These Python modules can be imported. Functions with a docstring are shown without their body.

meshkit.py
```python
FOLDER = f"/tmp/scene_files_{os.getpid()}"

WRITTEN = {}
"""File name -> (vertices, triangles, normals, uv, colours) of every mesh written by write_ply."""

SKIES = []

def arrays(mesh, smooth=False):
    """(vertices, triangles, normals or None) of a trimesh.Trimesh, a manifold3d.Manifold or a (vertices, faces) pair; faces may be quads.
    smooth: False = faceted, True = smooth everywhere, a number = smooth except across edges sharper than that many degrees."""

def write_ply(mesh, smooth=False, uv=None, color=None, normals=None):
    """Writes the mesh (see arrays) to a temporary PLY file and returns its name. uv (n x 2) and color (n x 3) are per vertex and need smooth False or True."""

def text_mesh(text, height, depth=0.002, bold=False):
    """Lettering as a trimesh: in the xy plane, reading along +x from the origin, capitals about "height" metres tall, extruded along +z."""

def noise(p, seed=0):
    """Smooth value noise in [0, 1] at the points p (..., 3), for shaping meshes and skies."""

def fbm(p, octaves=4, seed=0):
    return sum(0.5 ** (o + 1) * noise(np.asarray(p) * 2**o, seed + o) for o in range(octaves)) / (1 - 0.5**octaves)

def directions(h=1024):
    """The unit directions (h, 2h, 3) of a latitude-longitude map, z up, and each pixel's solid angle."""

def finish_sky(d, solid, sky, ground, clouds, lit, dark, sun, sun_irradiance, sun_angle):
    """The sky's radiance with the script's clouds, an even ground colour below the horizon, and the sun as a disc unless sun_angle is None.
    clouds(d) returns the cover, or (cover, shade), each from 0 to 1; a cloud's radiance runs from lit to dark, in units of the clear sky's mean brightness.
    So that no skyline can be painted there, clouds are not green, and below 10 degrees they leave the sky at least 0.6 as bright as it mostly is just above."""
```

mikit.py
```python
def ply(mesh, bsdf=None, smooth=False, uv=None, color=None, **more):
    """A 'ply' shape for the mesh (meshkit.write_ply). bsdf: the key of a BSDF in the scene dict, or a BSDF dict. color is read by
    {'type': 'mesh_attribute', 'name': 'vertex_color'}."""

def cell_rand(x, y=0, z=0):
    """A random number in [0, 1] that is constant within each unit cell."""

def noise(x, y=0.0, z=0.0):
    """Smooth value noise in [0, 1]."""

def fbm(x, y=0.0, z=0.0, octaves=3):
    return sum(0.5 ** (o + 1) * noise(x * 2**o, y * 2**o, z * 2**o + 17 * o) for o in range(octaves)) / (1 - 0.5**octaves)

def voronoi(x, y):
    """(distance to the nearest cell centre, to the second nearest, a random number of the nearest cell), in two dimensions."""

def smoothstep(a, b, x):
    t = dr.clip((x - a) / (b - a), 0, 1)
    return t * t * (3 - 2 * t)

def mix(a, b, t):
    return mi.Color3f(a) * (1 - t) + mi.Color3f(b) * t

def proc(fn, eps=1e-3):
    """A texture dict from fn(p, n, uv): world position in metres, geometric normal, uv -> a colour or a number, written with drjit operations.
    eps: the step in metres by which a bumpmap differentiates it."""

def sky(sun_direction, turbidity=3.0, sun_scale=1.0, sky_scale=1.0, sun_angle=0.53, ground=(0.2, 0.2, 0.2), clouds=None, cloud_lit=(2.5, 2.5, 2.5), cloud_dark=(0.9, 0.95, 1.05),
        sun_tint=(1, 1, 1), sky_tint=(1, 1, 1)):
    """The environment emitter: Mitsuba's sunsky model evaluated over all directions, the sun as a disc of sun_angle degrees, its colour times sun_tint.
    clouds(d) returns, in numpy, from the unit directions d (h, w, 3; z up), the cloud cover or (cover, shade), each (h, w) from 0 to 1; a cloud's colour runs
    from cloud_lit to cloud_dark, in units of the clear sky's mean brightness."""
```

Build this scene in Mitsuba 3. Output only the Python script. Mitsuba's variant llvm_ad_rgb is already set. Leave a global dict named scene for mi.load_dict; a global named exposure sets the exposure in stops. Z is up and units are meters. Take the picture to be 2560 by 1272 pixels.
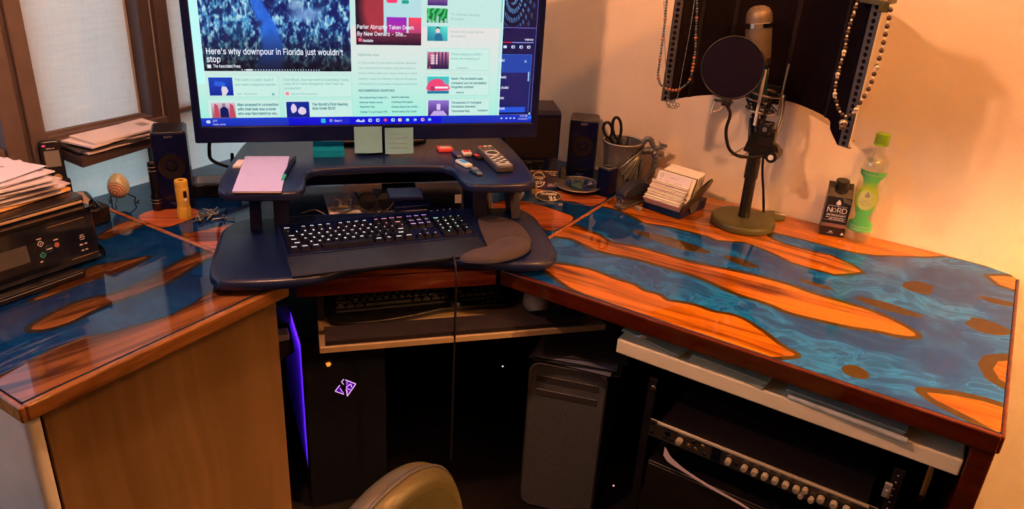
"""A corner desk of blue resin and wood with a monitor riser, a microphone and small gear, lit by window shades and warm lamps."""
import math
import random

import drjit as dr
import mapbox_earcut
import mitsuba as mi
import numpy as np
import trimesh
from shapely.geometry import LineString, Point, Polygon, box as sbox

import meshkit
import mikit

random.seed(5)
RNG = np.random.default_rng(5)
scene, labels = {}, {}
V = np.array

# ---------------------------------------------------------------- camera, sky, lamps, exposure
YAW, PITCH, ROLL = math.radians(31.012), math.radians(24.788), math.radians(3.623)
EYE = V([1.968, -2.224, 1.55])
_f = V([-math.sin(YAW) * math.cos(PITCH), math.cos(YAW) * math.cos(PITCH), -math.sin(PITCH)])
_r = V([math.cos(YAW), math.sin(YAW), 0.0])
_u = np.cross(_r, _f)
_r, _u = math.cos(ROLL) * _r + math.sin(ROLL) * _u, -math.sin(ROLL) * _r + math.cos(ROLL) * _u
_m = np.eye(4)
_m[:3, 0], _m[:3, 1], _m[:3, 2], _m[:3, 3] = -_r, _u, _f, EYE
scene['camera'] = {'type': 'perspective', 'fov': 66.454, 'fov_axis': 'x', 'near_clip': 0.05, 'far_clip': 100.0,
                   'to_world': mi.ScalarTransform4f(_m.tolist())}
exposure = 2.5
scene['sky'] = mikit.sky([0.6, -0.35, 0.75], turbidity=4.0, sun_scale=0.0, sky_scale=2.8, ground=(0.30, 0.31, 0.30), sky_tint=(1.0, 0.86, 0.68))
PENDANT_AT, PENDANT_RADIANCE = (1.064, -1.584, 1.936), (228.0, 100.0, 52.0)
FLOOR_LAMP_AT, FLOOR_LAMP_RADIANCE = (2.75, -0.75, 1.457), (1180.0, 540.0, 160.0)
CEILING_LAMP_AT, CEILING_LAMP_RADIANCE = (2.35, -0.95, 2.30), (84.0, 31.0, 8.0)
SCREEN_GAIN = 1.0

# ---------------------------------------------------------------- helpers


def TM(v, f):
    return trimesh.Trimesh(np.asarray(v, float), np.asarray(f, int), process=False)


def cat(*ms):
    ms = [m for x in ms for m in (x if isinstance(x, (list, tuple)) else [x])]
    return trimesh.util.concatenate(ms) if len(ms) > 1 else ms[0]


def rot(axis, deg):
    return trimesh.transformations.rotation_matrix(math.radians(deg), axis)[:3, :3]


RX, RY, RZ = (lambda a: rot([1, 0, 0], a)), (lambda a: rot([0, 1, 0], a)), (lambda a: rot([0, 0, 1], a))


def put(m, loc=(0, 0, 0), rz=0, rx=0, ry=0):
    m = m.copy()
    m.vertices = np.asarray(m.vertices) @ (RZ(rz) @ RX(rx) @ RY(ry)).T + V(loc)
    return m


_SPH = trimesh.creation.icosphere(subdivisions=1).vertices
_SPH2 = trimesh.creation.icosphere(subdivisions=2).vertices


def hull(pts):
    h = trimesh.convex.convex_hull(np.asarray(pts, float))
    return h


def box(x0, x1, y0, y1, z0, z1, r=0.0):
    """A box, its edges chamfered (small r) or rounded."""
    x0, x1, y0, y1, z0, z1 = min(x0, x1), max(x0, x1), min(y0, y1), max(y0, y1), min(z0, z1), max(z0, z1)
    r = min(r, (x1 - x0) / 2.01, (y1 - y0) / 2.01, (z1 - z0) / 2.01)
    c = V([[x, y, z] for x in (x0 + r, x1 - r) for y in (y0 + r, y1 - r) for z in (z0 + r, z1 - r)])
    if r <= 0:
        b = trimesh.creation.box(bounds=[[x0, y0, z0], [x1, y1, z1]])
        return b
    k = V([[1, 0, 0], [-1, 0, 0], [0, 1, 0], [0, -1, 0], [0, 0, 1], [0, 0, -1]]) if r < 0.002 else (_SPH if r < 0.012 else _SPH2)
    return hull((c[:, None] + r * k[None]).reshape(-1, 3))


def cbox(size, r=0.0, at=(0, 0, 0)):
    s = V(size) / 2
    a = V(at)
    return box(a[0] - s[0], a[0] + s[0], a[1] - s[1], a[1] + s[1], a[2] - s[2], a[2] + s[2], r)


def cap(poly, z, up=True):
    p = np.asarray(poly, float)
    t = mapbox_earcut.triangulate_float64(p, np.array([len(p)], np.uint32)).reshape(-1, 3)
    a = p[t]
    s = np.cross(a[:, 1] - a[:, 0], a[:, 2] - a[:, 0])
    flip = (s < 0) if up else (s > 0)
    t = np.where(flip[:, None], t[:, ::-1], t)
    return TM(np.c_[p, np.full(len(p), z)], t)


def ccw(o):
    o = np.asarray(o, float)
    x, y = o[:, 0], o[:, 1]
    return o if (x * np.roll(y, -1) - np.roll(x, -1) * y).sum() > 0 else o[::-1]


def slab(outline, z0, z1, r=0.0, seg=3, both=True):
    """A plate of the given outline whose top (and bottom) edges are rounded with radius r."""
    o = ccw(outline)
    d0, d1 = o - np.roll(o, 1, 0), np.roll(o, -1, 0) - o
    n0, n1 = (np.c_[d[:, 1], -d[:, 0]] / (np.linalg.norm(d, axis=1, keepdims=True) + 1e-12) for d in (d0, d1))
    n = n0 + n1
    n /= np.maximum(np.linalg.norm(n, axis=1, keepdims=True), 0.3)
    ang = np.linspace(0, math.pi / 2, seg + 1)
    if r > 0 and both:
        rings = [(r * (1 - math.cos(a)), z0 + r * (1 - math.sin(a))) for a in ang[::-1]]
    else:
        rings = [(0, z0)]
    rings += [(r * (1 - math.cos(a)), z1 - r * (1 - math.sin(a))) for a in ang] if r > 0 else [(0, z1)]
    k = len(o)
    v = np.vstack([np.c_[o - n * i, np.full(k, z)] for i, z in rings])
    f = []
    for j in range(len(rings) - 1):
        a = np.arange(k) + j * k
        b = np.roll(np.arange(k), -1) + j * k
        f += [np.c_[a, b, b + k], np.c_[a, b + k, a + k]]
    side = TM(v, np.vstack(f))
    return cat(side, cap(v[-k:, :2], rings[-1][1]), cap(v[:k, :2], rings[0][1], False))


def rrect(w, h, r, n=5, cx=0, cy=0):
    p = []
    for k, (sx, sy) in enumerate(((1, 1), (-1, 1), (-1, -1), (1, -1))):
        for a in np.linspace(0, math.pi / 2, n):
            t = a + k * math.pi / 2
            p.append((cx + sx * (w / 2 - r) + r * math.cos(t), cy + sy * (h / 2 - r) + r * math.sin(t)))
    return V(p)


def lathe(profile, n=32, arc=None):
    """Turns (radius, z) pairs around the z axis."""
    p = np.asarray(profile, float)
    a = np.arange(n) * 2 * math.pi / n
    v = np.stack([p[:, None, 0] * np.cos(a), p[:, None, 0] * np.sin(a), np.broadcast_to(p[:, None, 1], (len(p), n))], -1).reshape(-1, 3)
    i = np.arange(n)
    f = []
    for j in range(len(p) - 1):
        q = j * n
        f += [np.c_[q + i, q + (i + 1) % n, q + n + (i + 1) % n], np.c_[q + i, q + n + (i + 1) % n, q + n + i]]
    m = TM(v, np.vstack(f))
    m.merge_vertices()
    m.update_faces(m.nondegenerate_faces())
    return m


def smooth_path(pts, n=40, closed=False):
    """A Catmull-Rom curve through the points."""
    p = np.asarray(pts, float)
    q = np.vstack([p[-1:], p, p[:2]]) if closed else np.vstack([2 * p[0] - p[1], p, 2 * p[-1] - p[-2]])
    segs = len(p) if closed else len(p) - 1
    t = np.linspace(0, segs, n, endpoint=not closed)
    k = np.minimum(t.astype(int), segs - 1)
    u = (t - k)[:, None]
    a, b, c, d = q[k], q[k + 1], q[k + 2], q[k + 3]
    return 0.5 * (2 * b + (c - a) * u + (2 * a - 5 * b + 4 * c - d) * u**2 + (3 * b - a - 3 * c + d) * u**3)


def tube(pts, r, n=8, closed=False, flat=1.0):
    p = np.asarray(pts, float)
    k = len(p)
    r = np.broadcast_to(np.asarray(r, float), (k,))
    t = (np.roll(p, -1, 0) - np.roll(p, 1, 0)) if closed else np.gradient(p, axis=0)
    t /= np.linalg.norm(t, axis=1, keepdims=True) + 1e-12
    nrm = np.zeros_like(p)
    a = V([0, 0, 1.0]) if abs(t[0, 2]) < 0.9 else V([1.0, 0, 0])
    a = a - t[0] * (a @ t[0])
    for i in range(k):
        a = a - t[i] * (a @ t[i])
        a /= np.linalg.norm(a) + 1e-12
        nrm[i] = a
    b = np.cross(t, nrm)
    ang = np.arange(n) * 2 * math.pi / n
    v = (p[:, None] + r[:, None, None] * (np.cos(ang)[None, :, None] * nrm[:, None] * flat + np.sin(ang)[None, :, None] * b[:, None])).reshape(-1, 3)
    i = np.arange(n)
    f = []
    for j in range(k if closed else k - 1):
        q, w = j * n, ((j + 1) % k) * n
        f += [np.c_[q + i, w + (i + 1) % n, q + (i + 1) % n], np.c_[q + i, w + i, w + (i + 1) % n]]
    if not closed:
        c0, c1 = len(v), len(v) + 1
        v = np.vstack([v, p[:1], p[-1:]])
        f += [np.c_[np.full(n, c0), i, (i + 1) % n], np.c_[np.full(n, c1), (k - 1) * n + (i + 1) % n, (k - 1) * n + i]]
    m = TM(v, np.vstack(f))
    return TM(m.vertices, m.faces[:, ::-1]) if m.volume < 0 else m


def rod(a, b, r, r2=None, n=16):
    a, b = V(a, float), V(b, float)
    return tube(np.linspace(a, b, 2), [r, r if r2 is None else r2], n)


def ball(at, rad, sub=2):
    m = trimesh.creation.icosphere(subdivisions=sub)
    m.vertices = m.vertices * V(np.broadcast_to(rad, 3)) + V(at)
    return m


def torus(at, R, r, n=40, k=8, normal=(0, 0, 1)):
    a = np.arange(n) * 2 * math.pi / n
    z = V(normal, float) / np.linalg.norm(normal)
    x = np.cross(z, [0, 0, 1] if abs(z[2]) < 0.9 else [1, 0, 0])
    x /= np.linalg.norm(x)
    y = np.cross(z, x)
    return tube(V(at) + R * (np.cos(a)[:, None] * x + np.sin(a)[:, None] * y), r, k, closed=True)


def words(s, height, depth=0.0004, width=None, bold=False, align='l'):
    """Lettering in the xy plane, reading along +x."""
    m = meshkit.text_mesh(s, height, depth, bold)
    w = m.bounds[1, 0] - m.bounds[0, 0]
    if width:
        m.vertices[:, 0] *= width / w
        w = width
    m.vertices[:, 0] -= {'l': 0, 'c': w / 2, 'r': w}[align]
    return m


def basis(m, origin, ex, ey):
    """Carries a mesh drawn in x, y (and z out of the plane) into the plane with the unit axes ex, ey."""
    m = m.copy()
    ex, ey = V(ex, float), V(ey, float)
    ex /= np.linalg.norm(ex)
    ey /= np.linalg.norm(ey)
    ez = np.cross(ex, ey)
    m.vertices = V(origin) + np.asarray(m.vertices) @ np.stack([ex, ey, ez])
    return m


def squiggle(width, height, seed=0, r=.0004, n=None):
    """A line of handwriting too small to read."""
    q = random.Random(seed)
    n = n or max(6, int(width / (height * .55)))
    pts = [(i * width / n, height * (q.random() - .15) * (1 if i % 2 else .35), 0) for i in range(n + 1)]
    return tube(smooth_path(pts, n * 5), r, 4)


def dashes(width, height, seed=0):
    """A line of print too small to read: word-long bars."""
    q = random.Random(seed)
    x, o = 0.0, []
    while x < width - height:
        w = min(q.uniform(1.5, 5) * height, width - x)
        o.append(box(x, x + w, 0, height * .7, 0, .0003))
        x += w + height * .7
    return cat(*o)


TAKEN = {}


def numbered(name):
    TAKEN[name] = TAKEN.get(name, -1) + 1
    return name if TAKEN[name] == 0 else f'{name}_{TAKEN[name]:03d}'


def thing(name, label, category, group=None):
    key = numbered(name)
    labels[key] = {'label': label, 'category': category}
    if group:
        labels[key]['group'] = group
    return key


def part(holder, name, mesh, mat, smooth=35, label=None, kind=None, **more):
    key = numbered(f'{holder}__{name}' if holder else name)
    scene[key] = mikit.ply(mesh, mat, smooth, **more)
    if label or kind:
        labels[key] = {}
        if label:
            labels[key]['label'] = label
        if kind:
            labels[key]['kind'] = kind
    return key


def struct(name, mesh, mat, smooth=False, label=None):
    key = part('', name, mesh, mat, smooth)
    labels[key] = {'kind': 'structure', **({'label': label} if label else {})}
    return key


def single(name, mesh, mat, label, category, smooth=35, group=None, **more):
    key = thing(name, label, category, group)
    scene[key] = mikit.ply(mesh, mat, smooth, **more)
    return key


def glow(rgb, weight=0.0):
    return {'type': 'area', 'radiance': {'type': 'rgb', 'value': [float(x) for x in rgb]}, 'sampling_weight': weight}


def glow_vertex():
    return {'type': 'area', 'radiance': {'type': 'mesh_attribute', 'name': 'vertex_color'}, 'sampling_weight': 0.0}


# ---------------------------------------------------------------- materials
noise, fbm, smoothstep, mix = mikit.noise, mikit.fbm, mikit.smoothstep, mikit.mix


def rgb(c):
    return {'type': 'rgb', 'value': [float(x) for x in c]} if not isinstance(c, dict) else c


def matte(key, c):
    scene[key] = {'type': 'twosided', 'bsdf': {'type': 'diffuse', 'reflectance': rgb(c)}}


def plastic(key, c, rough=0.3, spec=0.5):
    scene[key] = {'type': 'twosided', 'bsdf': {'type': 'principled', 'base_color': rgb(c), 'roughness': rough, 'specular': spec}}


def metal(key, c, rough=0.25):
    scene[key] = {'type': 'twosided', 'bsdf': {'type': 'principled', 'base_color': rgb(c), 'roughness': rough, 'metallic': 1.0}}


def wood_fn(along, light, dark, scale=1.0, streak=0.5, seed=0.0):
    c, s = math.cos(math.radians(along)), math.sin(math.radians(along))

    def fn(p, n, uv):
        a = (p.x * c + p.y * s) * scale
        b = (p.y * c - p.x * s) * scale
        z = p.z * scale
        w = fbm(a * 2 + seed, b * 6, z * 6, 2) - 0.5
        g = fbm(a * 5 + seed, b * 110 + w * 9, z * 60, 3)
        g2 = fbm(a * 2.2 + 7 + seed, b * 34 + w * 5, z * 20, 3)
        knot = smoothstep(0.60, 0.80, fbm(a * 5 + 3 * seed, b * 16 + w * 3, z * 9 + 5, 3))
        k = smoothstep(0.47, 0.70, g2) * streak * 0.75 + smoothstep(0.38, 0.70, g) * 0.42 + knot * 0.6
        return mix(light, dark, dr.clip(k, 0, 1))

    return mikit.proc(fn)


def lacquer(key, tex):
    """A colour under a clear, mirror-smooth coat of resin."""
    scene[key] = {'type': 'twosided', 'bsdf': {'type': 'plastic', 'diffuse_reflectance': tex, 'int_ior': 1.55, 'nonlinear': False}}


def swirl_fn(deep, mid, bright, amount):
    def fn(p, n, uv):
        x, y = p.x, p.y
        w1 = fbm(x * 5.0, y * 5.0, 1.7, 3) - 0.5
        w2 = fbm(x * 5.0 + 9.1, y * 5.0 + 3.3, 5.2, 3) - 0.5
        a, b = x + 0.22 * w1, y + 0.22 * w2
        u1 = fbm(a * 9, b * 9, 2.2, 3) - 0.5
        f1 = fbm(a * 12 + u1 * 7, b * 42 + u1 * 9, 3.3, 4)
        f2 = fbm(a * 5 + 4, b * 8 + u1 * 3, 8.1, 3)
        ridge = 1 - dr.abs(2 * f1 - 1)
        f3 = fbm(a * 26 + u1 * 11, b * 90 + u1 * 16, 6.1, 3)
        fine = 1 - dr.abs(2 * f3 - 1)
        k = (smoothstep(0.78, 0.99, ridge) * 0.75 + smoothstep(0.80, 1.0, fine) * 0.55) * smoothstep(0.38, 0.62, f2) + 0.25 * smoothstep(0.5, 0.75, f1)
        c = mix(deep, mid, smoothstep(0.3, 0.7, f2))
        return mix(c, bright, dr.clip(k * amount, 0, 1))

    return mikit.proc(fn)


def paint_fn(c, amount=0.04, scale=3.0):
    def fn(p, n, uv):
        return mi.Color3f(c) * (1 - amount + 2 * amount * fbm(p.x * scale, p.y * scale, p.z * scale, 3))

    return mikit.proc(fn)


def linen_fn(c):
    def fn(p, n, uv):
        h = fbm(p.y * 260, p.z * 26, 0.3, 2)
        v = fbm(p.y * 24, p.z * 260, 2.1, 2)
        big = fbm(p.y * 9, p.z * 9, 4.4, 2)
        return mi.Color3f(c) * (0.88 + 0.10 * h + 0.10 * v + 0.06 * big)

    return mikit.proc(fn)


matte('paint_cream', paint_fn((0.76, 0.66, 0.53)))
matte('paint_ceiling', (0.82, 0.76, 0.66))
matte('paint_far', (0.40, 0.34, 0.27))
matte('carpet_dark', paint_fn((0.010, 0.009, 0.011), 0.3, 90))
plastic('frame_brown', paint_fn((0.082, 0.062, 0.066), 0.15, 20), 0.5)
plastic('frame_dark', (0.045, 0.034, 0.040), 0.45)
plastic('frame_lit', (0.30, 0.27, 0.24), 0.5)
scene['shade_linen'] = {'type': 'principledthin', 'base_color': linen_fn((0.74, 0.74, 0.66)), 'roughness': 0.9, 'diff_trans': 1.45, 'eta': 1.05}
scene['window_glass'] = {'type': 'thindielectric', 'int_ior': 1.5}
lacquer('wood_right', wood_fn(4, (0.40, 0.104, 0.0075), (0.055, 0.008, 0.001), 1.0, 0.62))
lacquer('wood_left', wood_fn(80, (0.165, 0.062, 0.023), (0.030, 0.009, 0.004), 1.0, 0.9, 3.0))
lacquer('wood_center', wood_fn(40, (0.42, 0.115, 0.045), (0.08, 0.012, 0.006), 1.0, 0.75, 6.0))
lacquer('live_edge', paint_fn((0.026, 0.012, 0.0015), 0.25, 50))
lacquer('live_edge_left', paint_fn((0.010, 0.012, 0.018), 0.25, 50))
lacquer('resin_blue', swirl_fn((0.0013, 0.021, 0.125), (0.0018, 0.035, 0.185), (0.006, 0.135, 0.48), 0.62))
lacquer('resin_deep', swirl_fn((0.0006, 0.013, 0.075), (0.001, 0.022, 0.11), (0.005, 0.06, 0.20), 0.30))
lacquer('trim_mahogany', wood_fn(2, (0.055, 0.0075, 0.002), (0.020, 0.002, 0.0008), 1.3, 0.7, 1.0))
lacquer('trim_center', wood_fn(47, (0.080, 0.013, 0.009), (0.028, 0.003, 0.003), 1.3, 0.7, 1.0))
lacquer('trim_oak', wood_fn(88, (0.185, 0.074, 0.024), (0.065, 0.021, 0.007), 1.4, 0.6, 2.0))
lacquer('seam_wood', wood_fn(60, (0.36, 0.13, 0.05), (0.12, 0.03, 0.012), 2, 0.6))


def veneer_fn(p, n, uv):
    w = fbm(p.y * 5, p.z * 1.6, 2.2, 2) - 0.5
    g = fbm(p.y * 60 + w * 12, p.z * 2.4, 1.1, 3)
    b = fbm(p.y * 7 + w * 3, p.z * 1.2, 7.3, 2)
    return mix((0.140, 0.076, 0.034), (0.092, 0.046, 0.018), smoothstep(0.3, 0.75, g) * 0.45 + smoothstep(0.35, 0.7, b) * 0.5)


plastic('veneer', mikit.proc(veneer_fn), 0.42, 0.45)
plastic('stop_red', (0.26, 0.07, 0.055), 0.4)
plastic('veneer_pale', paint_fn((0.56, 0.55, 0.53), 0.10, 14), 0.28, 0.6)
plastic('black_plastic', (0.004, 0.004, 0.007), 0.35, 0.35)
plastic('black_gloss', (0.003, 0.004, 0.009), 0.08)
plastic('black_satin', (0.005, 0.006, 0.012), 0.28, 0.4)
plastic('navy_black', (0.001, 0.003, 0.030), 0.28, 0.16)
plastic('tray_black', paint_fn((0.003, 0.008, 0.044), 0.15, 400), 0.30, 0.4)
plastic('tray_edge', (0.005, 0.009, 0.038), 0.30, 0.4)
plastic('key_black', (0.001, 0.002, 0.012), 0.42, 0.2)
plastic('charcoal', (0.007, 0.011, 0.030), 0.45, 0.3)
plastic('grey_plastic', (0.15, 0.15, 0.165), 0.4)
plastic('grey_dark', (0.038, 0.038, 0.046), 0.4, 0.4)
plastic('page_blue', (0.13, 0.15, 0.22), 0.5)
plastic('page_green', (0.34, 0.37, 0.29), 0.5)
plastic('white_plastic', (0.70, 0.68, 0.64), 0.35)
plastic('cream_board', paint_fn((0.74, 0.66, 0.46), 0.06, 18), 0.5)
plastic('beige_board', paint_fn((0.22, 0.16, 0.10), 0.12, 30), 0.5)
plastic('rubber_grey', paint_fn((0.042, 0.036, 0.052), 0.25, 900), 0.85, 0.2)
plastic('fuzzy_black', paint_fn((0.010, 0.008, 0.013), 0.6, 900), 0.95, 0.1)
matte('paper', (0.64, 0.62, 0.72))
matte('paper_shade', (0.52, 0.46, 0.53))
matte('paper_line', (0.30, 0.28, 0.28))
matte('ink', (0.03, 0.03, 0.035))
matte('manila', (0.72, 0.42, 0.16))
matte('card_stack', (0.74, 0.68, 0.58))
matte('note_mint', (0.14, 0.33, 0.47))
matte('paper_lavender', (0.42, 0.45, 0.92))
matte('note_teal', (0.005, 0.19, 0.38))
matte('foam_black', paint_fn((0.005, 0.004, 0.007), 0.6, 700))
metal('steel', (0.62, 0.60, 0.58), 0.25)
metal('chrome', (0.80, 0.79, 0.77), 0.08)
scene['pewter'] = {'type': 'twosided', 'bsdf': {'type': 'principled', 'base_color': paint_fn((0.20, 0.215, 0.235), 0.35, 160), 'roughness': 0.30, 'metallic': 0.75}}
metal('nickel_warm', (0.62, 0.52, 0.40), 0.30)
plastic('knob_cream', (0.26, 0.24, 0.19), 0.4)
metal('interface_face', (0.17, 0.165, 0.15), 0.4)
metal('gold', (0.75, 0.55, 0.25), 0.3)
metal('aluminium', (0.38, 0.38, 0.39), 0.36)
plastic('stand_black', (0.005, 0.005, 0.004), 0.34, 0.35)
plastic('stand_base', (0.040, 0.036, 0.012), 0.42, 0.4)
plastic('yellow', (0.62, 0.40, 0.06), 0.38)
plastic('cap_green', (0.22, 0.42, 0.012), 0.35)
plastic('red', (0.55, 0.03, 0.04), 0.4)
plastic('red_case', (0.62, 0.06, 0.07), 0.35)
plastic('blue_light', (0.05, 0.30, 0.80), 0.3)
plastic('blue_dark', (0.005, 0.016, 0.11), 0.3)
plastic('teal_dark', (0.010, 0.040, 0.062), 0.35)
plastic('teal_green', (0.02, 0.30, 0.26), 0.35)
plastic('tan', (0.34, 0.24, 0.16), 0.35)
plastic('bone', (0.66, 0.58, 0.45), 0.4)
plastic('bead_dark', (0.030, 0.014, 0.010), 0.3)
plastic('bead_brown', (0.24, 0.09, 0.04), 0.35)
plastic('bead_blue', (0.05, 0.09, 0.13), 0.35)
plastic('leather', paint_fn((0.045, 0.037, 0.018), 0.12, 240), 0.36, 0.5)
# ---------------------------------------------------------------- the room
XR, YB, ZC = 4.6, -4.6, 2.50                                # far right wall, back wall, ceiling
struct('floor', box(-0.1, XR, YB, 0.1, -0.1, 0.0), 'carpet_dark')
struct('ceiling', box(-0.1, XR, YB, 0.1, ZC, ZC + 0.1), 'paint_ceiling')
struct('wall_right', box(-0.12, XR, 0.0, 0.1, 0.0, ZC), 'paint_cream')
struct('wall_far', box(XR, XR + 0.1, YB, 0.1, 0.0, ZC), 'paint_far')
struct('wall_back', box(-0.12, XR, YB - 0.1, YB, 0.0, ZC), 'paint_far')
W_BOT, W_TOP = 0.42, 2.25                                    # the band of windows in the left wall
struct('wall_left', cat(box(-0.12, 0.0, YB, 0.0, 0.0, W_BOT), box(-0.12, 0.0, YB, 0.0, W_TOP, ZC),
                        box(-0.12, 0.0, YB, -3.3, W_BOT, W_TOP), box(-0.12, 0.0, -0.16, 0.0, W_BOT, W_TOP)), 'paint_cream')


def window(n, y0, y1, mull):
    w = f'window_{n}'
    labels[w] = {'kind': 'structure'}
    e = 0.022
    part(w, 'frame', cat(box(-0.075, -0.030, y0, y0 + e, W_BOT, W_TOP, 0.003), box(-0.075, -0.030, y1 - e, y1, W_BOT, W_TOP, 0.003),
                         box(-0.075, -0.030, y0, y1, W_BOT, W_BOT + 0.05, 0.003), box(-0.075, -0.030, y0, y1, W_TOP - 0.05, W_TOP, 0.003),
                         box(-0.075, -0.030, y0, y1, mull - 0.02, mull + 0.02, 0.003)), 'frame_lit')
    part(w, 'pane', TM([[-0.055, y0, W_BOT], [-0.055, y1, W_BOT], [-0.055, y1, mull], [-0.055, y0, mull]], [[0, 1, 2], [0, 2, 3]]), 'window_glass', False)
    part(w, 'pane', TM([[-0.055, y0, mull], [-0.055, y1, mull], [-0.055, y1, W_TOP], [-0.055, y0, W_TOP]], [[0, 1, 2], [0, 2, 3]]), 'window_glass', False)


window(1, -3.30, -1.345, 0.905)
window(2, -1.245, -0.952, 0.905)
window(3, -0.862, -0.16, 0.930)
# upright posts between the windows, each a stepped pair of boards
struct('trim_1', cat(box(-0.11, 0.030, -1.345, -1.300, W_BOT, W_TOP, 0.004), box(-0.11, 0.022, -1.284, -1.245, W_BOT, W_TOP, 0.004)), 'frame_brown')
struct('trim_2', box(-0.11, 0.012, -1.302, -1.282, W_BOT, W_TOP), 'frame_dark')
struct('trim_3', cat(box(-0.11, 0.018, -0.952, -0.918, W_BOT, W_TOP, 0.004), box(-0.11, 0.030, -0.911, -0.872, W_BOT, W_TOP, 0.004)), 'frame_dark')
struct('trim_4', box(-0.11, 0.012, -0.919, -0.910, W_BOT, W_TOP), 'frame_lit')
struct('trim_5', box(-0.11, 0.010, -0.873, -0.860, W_BOT, W_TOP, 0.002), 'frame_brown')
# the ledge that crosses the second window, and the sills and heads
struct('trim_6', cat(box(-0.08, 0.026, -1.245, -0.895, 0.876, 0.928, 0.004), box(-0.02, 0.020, -1.245, -0.952, 0.926, 0.936, 0.002)), 'frame_brown')
struct('trim_7', box(-0.11, 0.012, -3.30, -0.16, W_BOT - 0.03, W_BOT, 0.003), 'frame_brown')
struct('trim_8', box(-0.11, 0.012, -3.30, -0.16, W_TOP, W_TOP + 0.06, 0.003), 'frame_brown')
struct('trim_9', box(-0.08, 0.020, -3.30, -1.345, 0.880, 0.930, 0.004), 'frame_brown')


def shade(y0, y1, z0, z1, label, bar=True):
    k = thing('window_shade', label, 'window shade')
    n = 24
    ys, zs = np.linspace(y0, y1, n), np.linspace(z0, z1, 12)
    yy, zz = np.meshgrid(ys, zs)
    xx = -0.004 + 0.0010 * np.sin(yy * 31 + zz * 3)
    v = np.stack([xx, yy, zz], -1).reshape(-1, 3)
    i, j = np.meshgrid(np.arange(n - 1), np.arange(11))
    a = (j * n + i).ravel()
    part(k, 'fabric', TM(v, np.vstack([np.c_[a, a + 1, a + n + 1], np.c_[a, a + n + 1, a + n]])), 'shade_linen', True)
    if bar:
        part(k, 'hem_bar', box(-0.008, 0.004, y0, y1, z0 - 0.012, z0, 0.003), 'frame_brown' if z0 > 0.9 else 'paper_shade')
    return k


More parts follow.
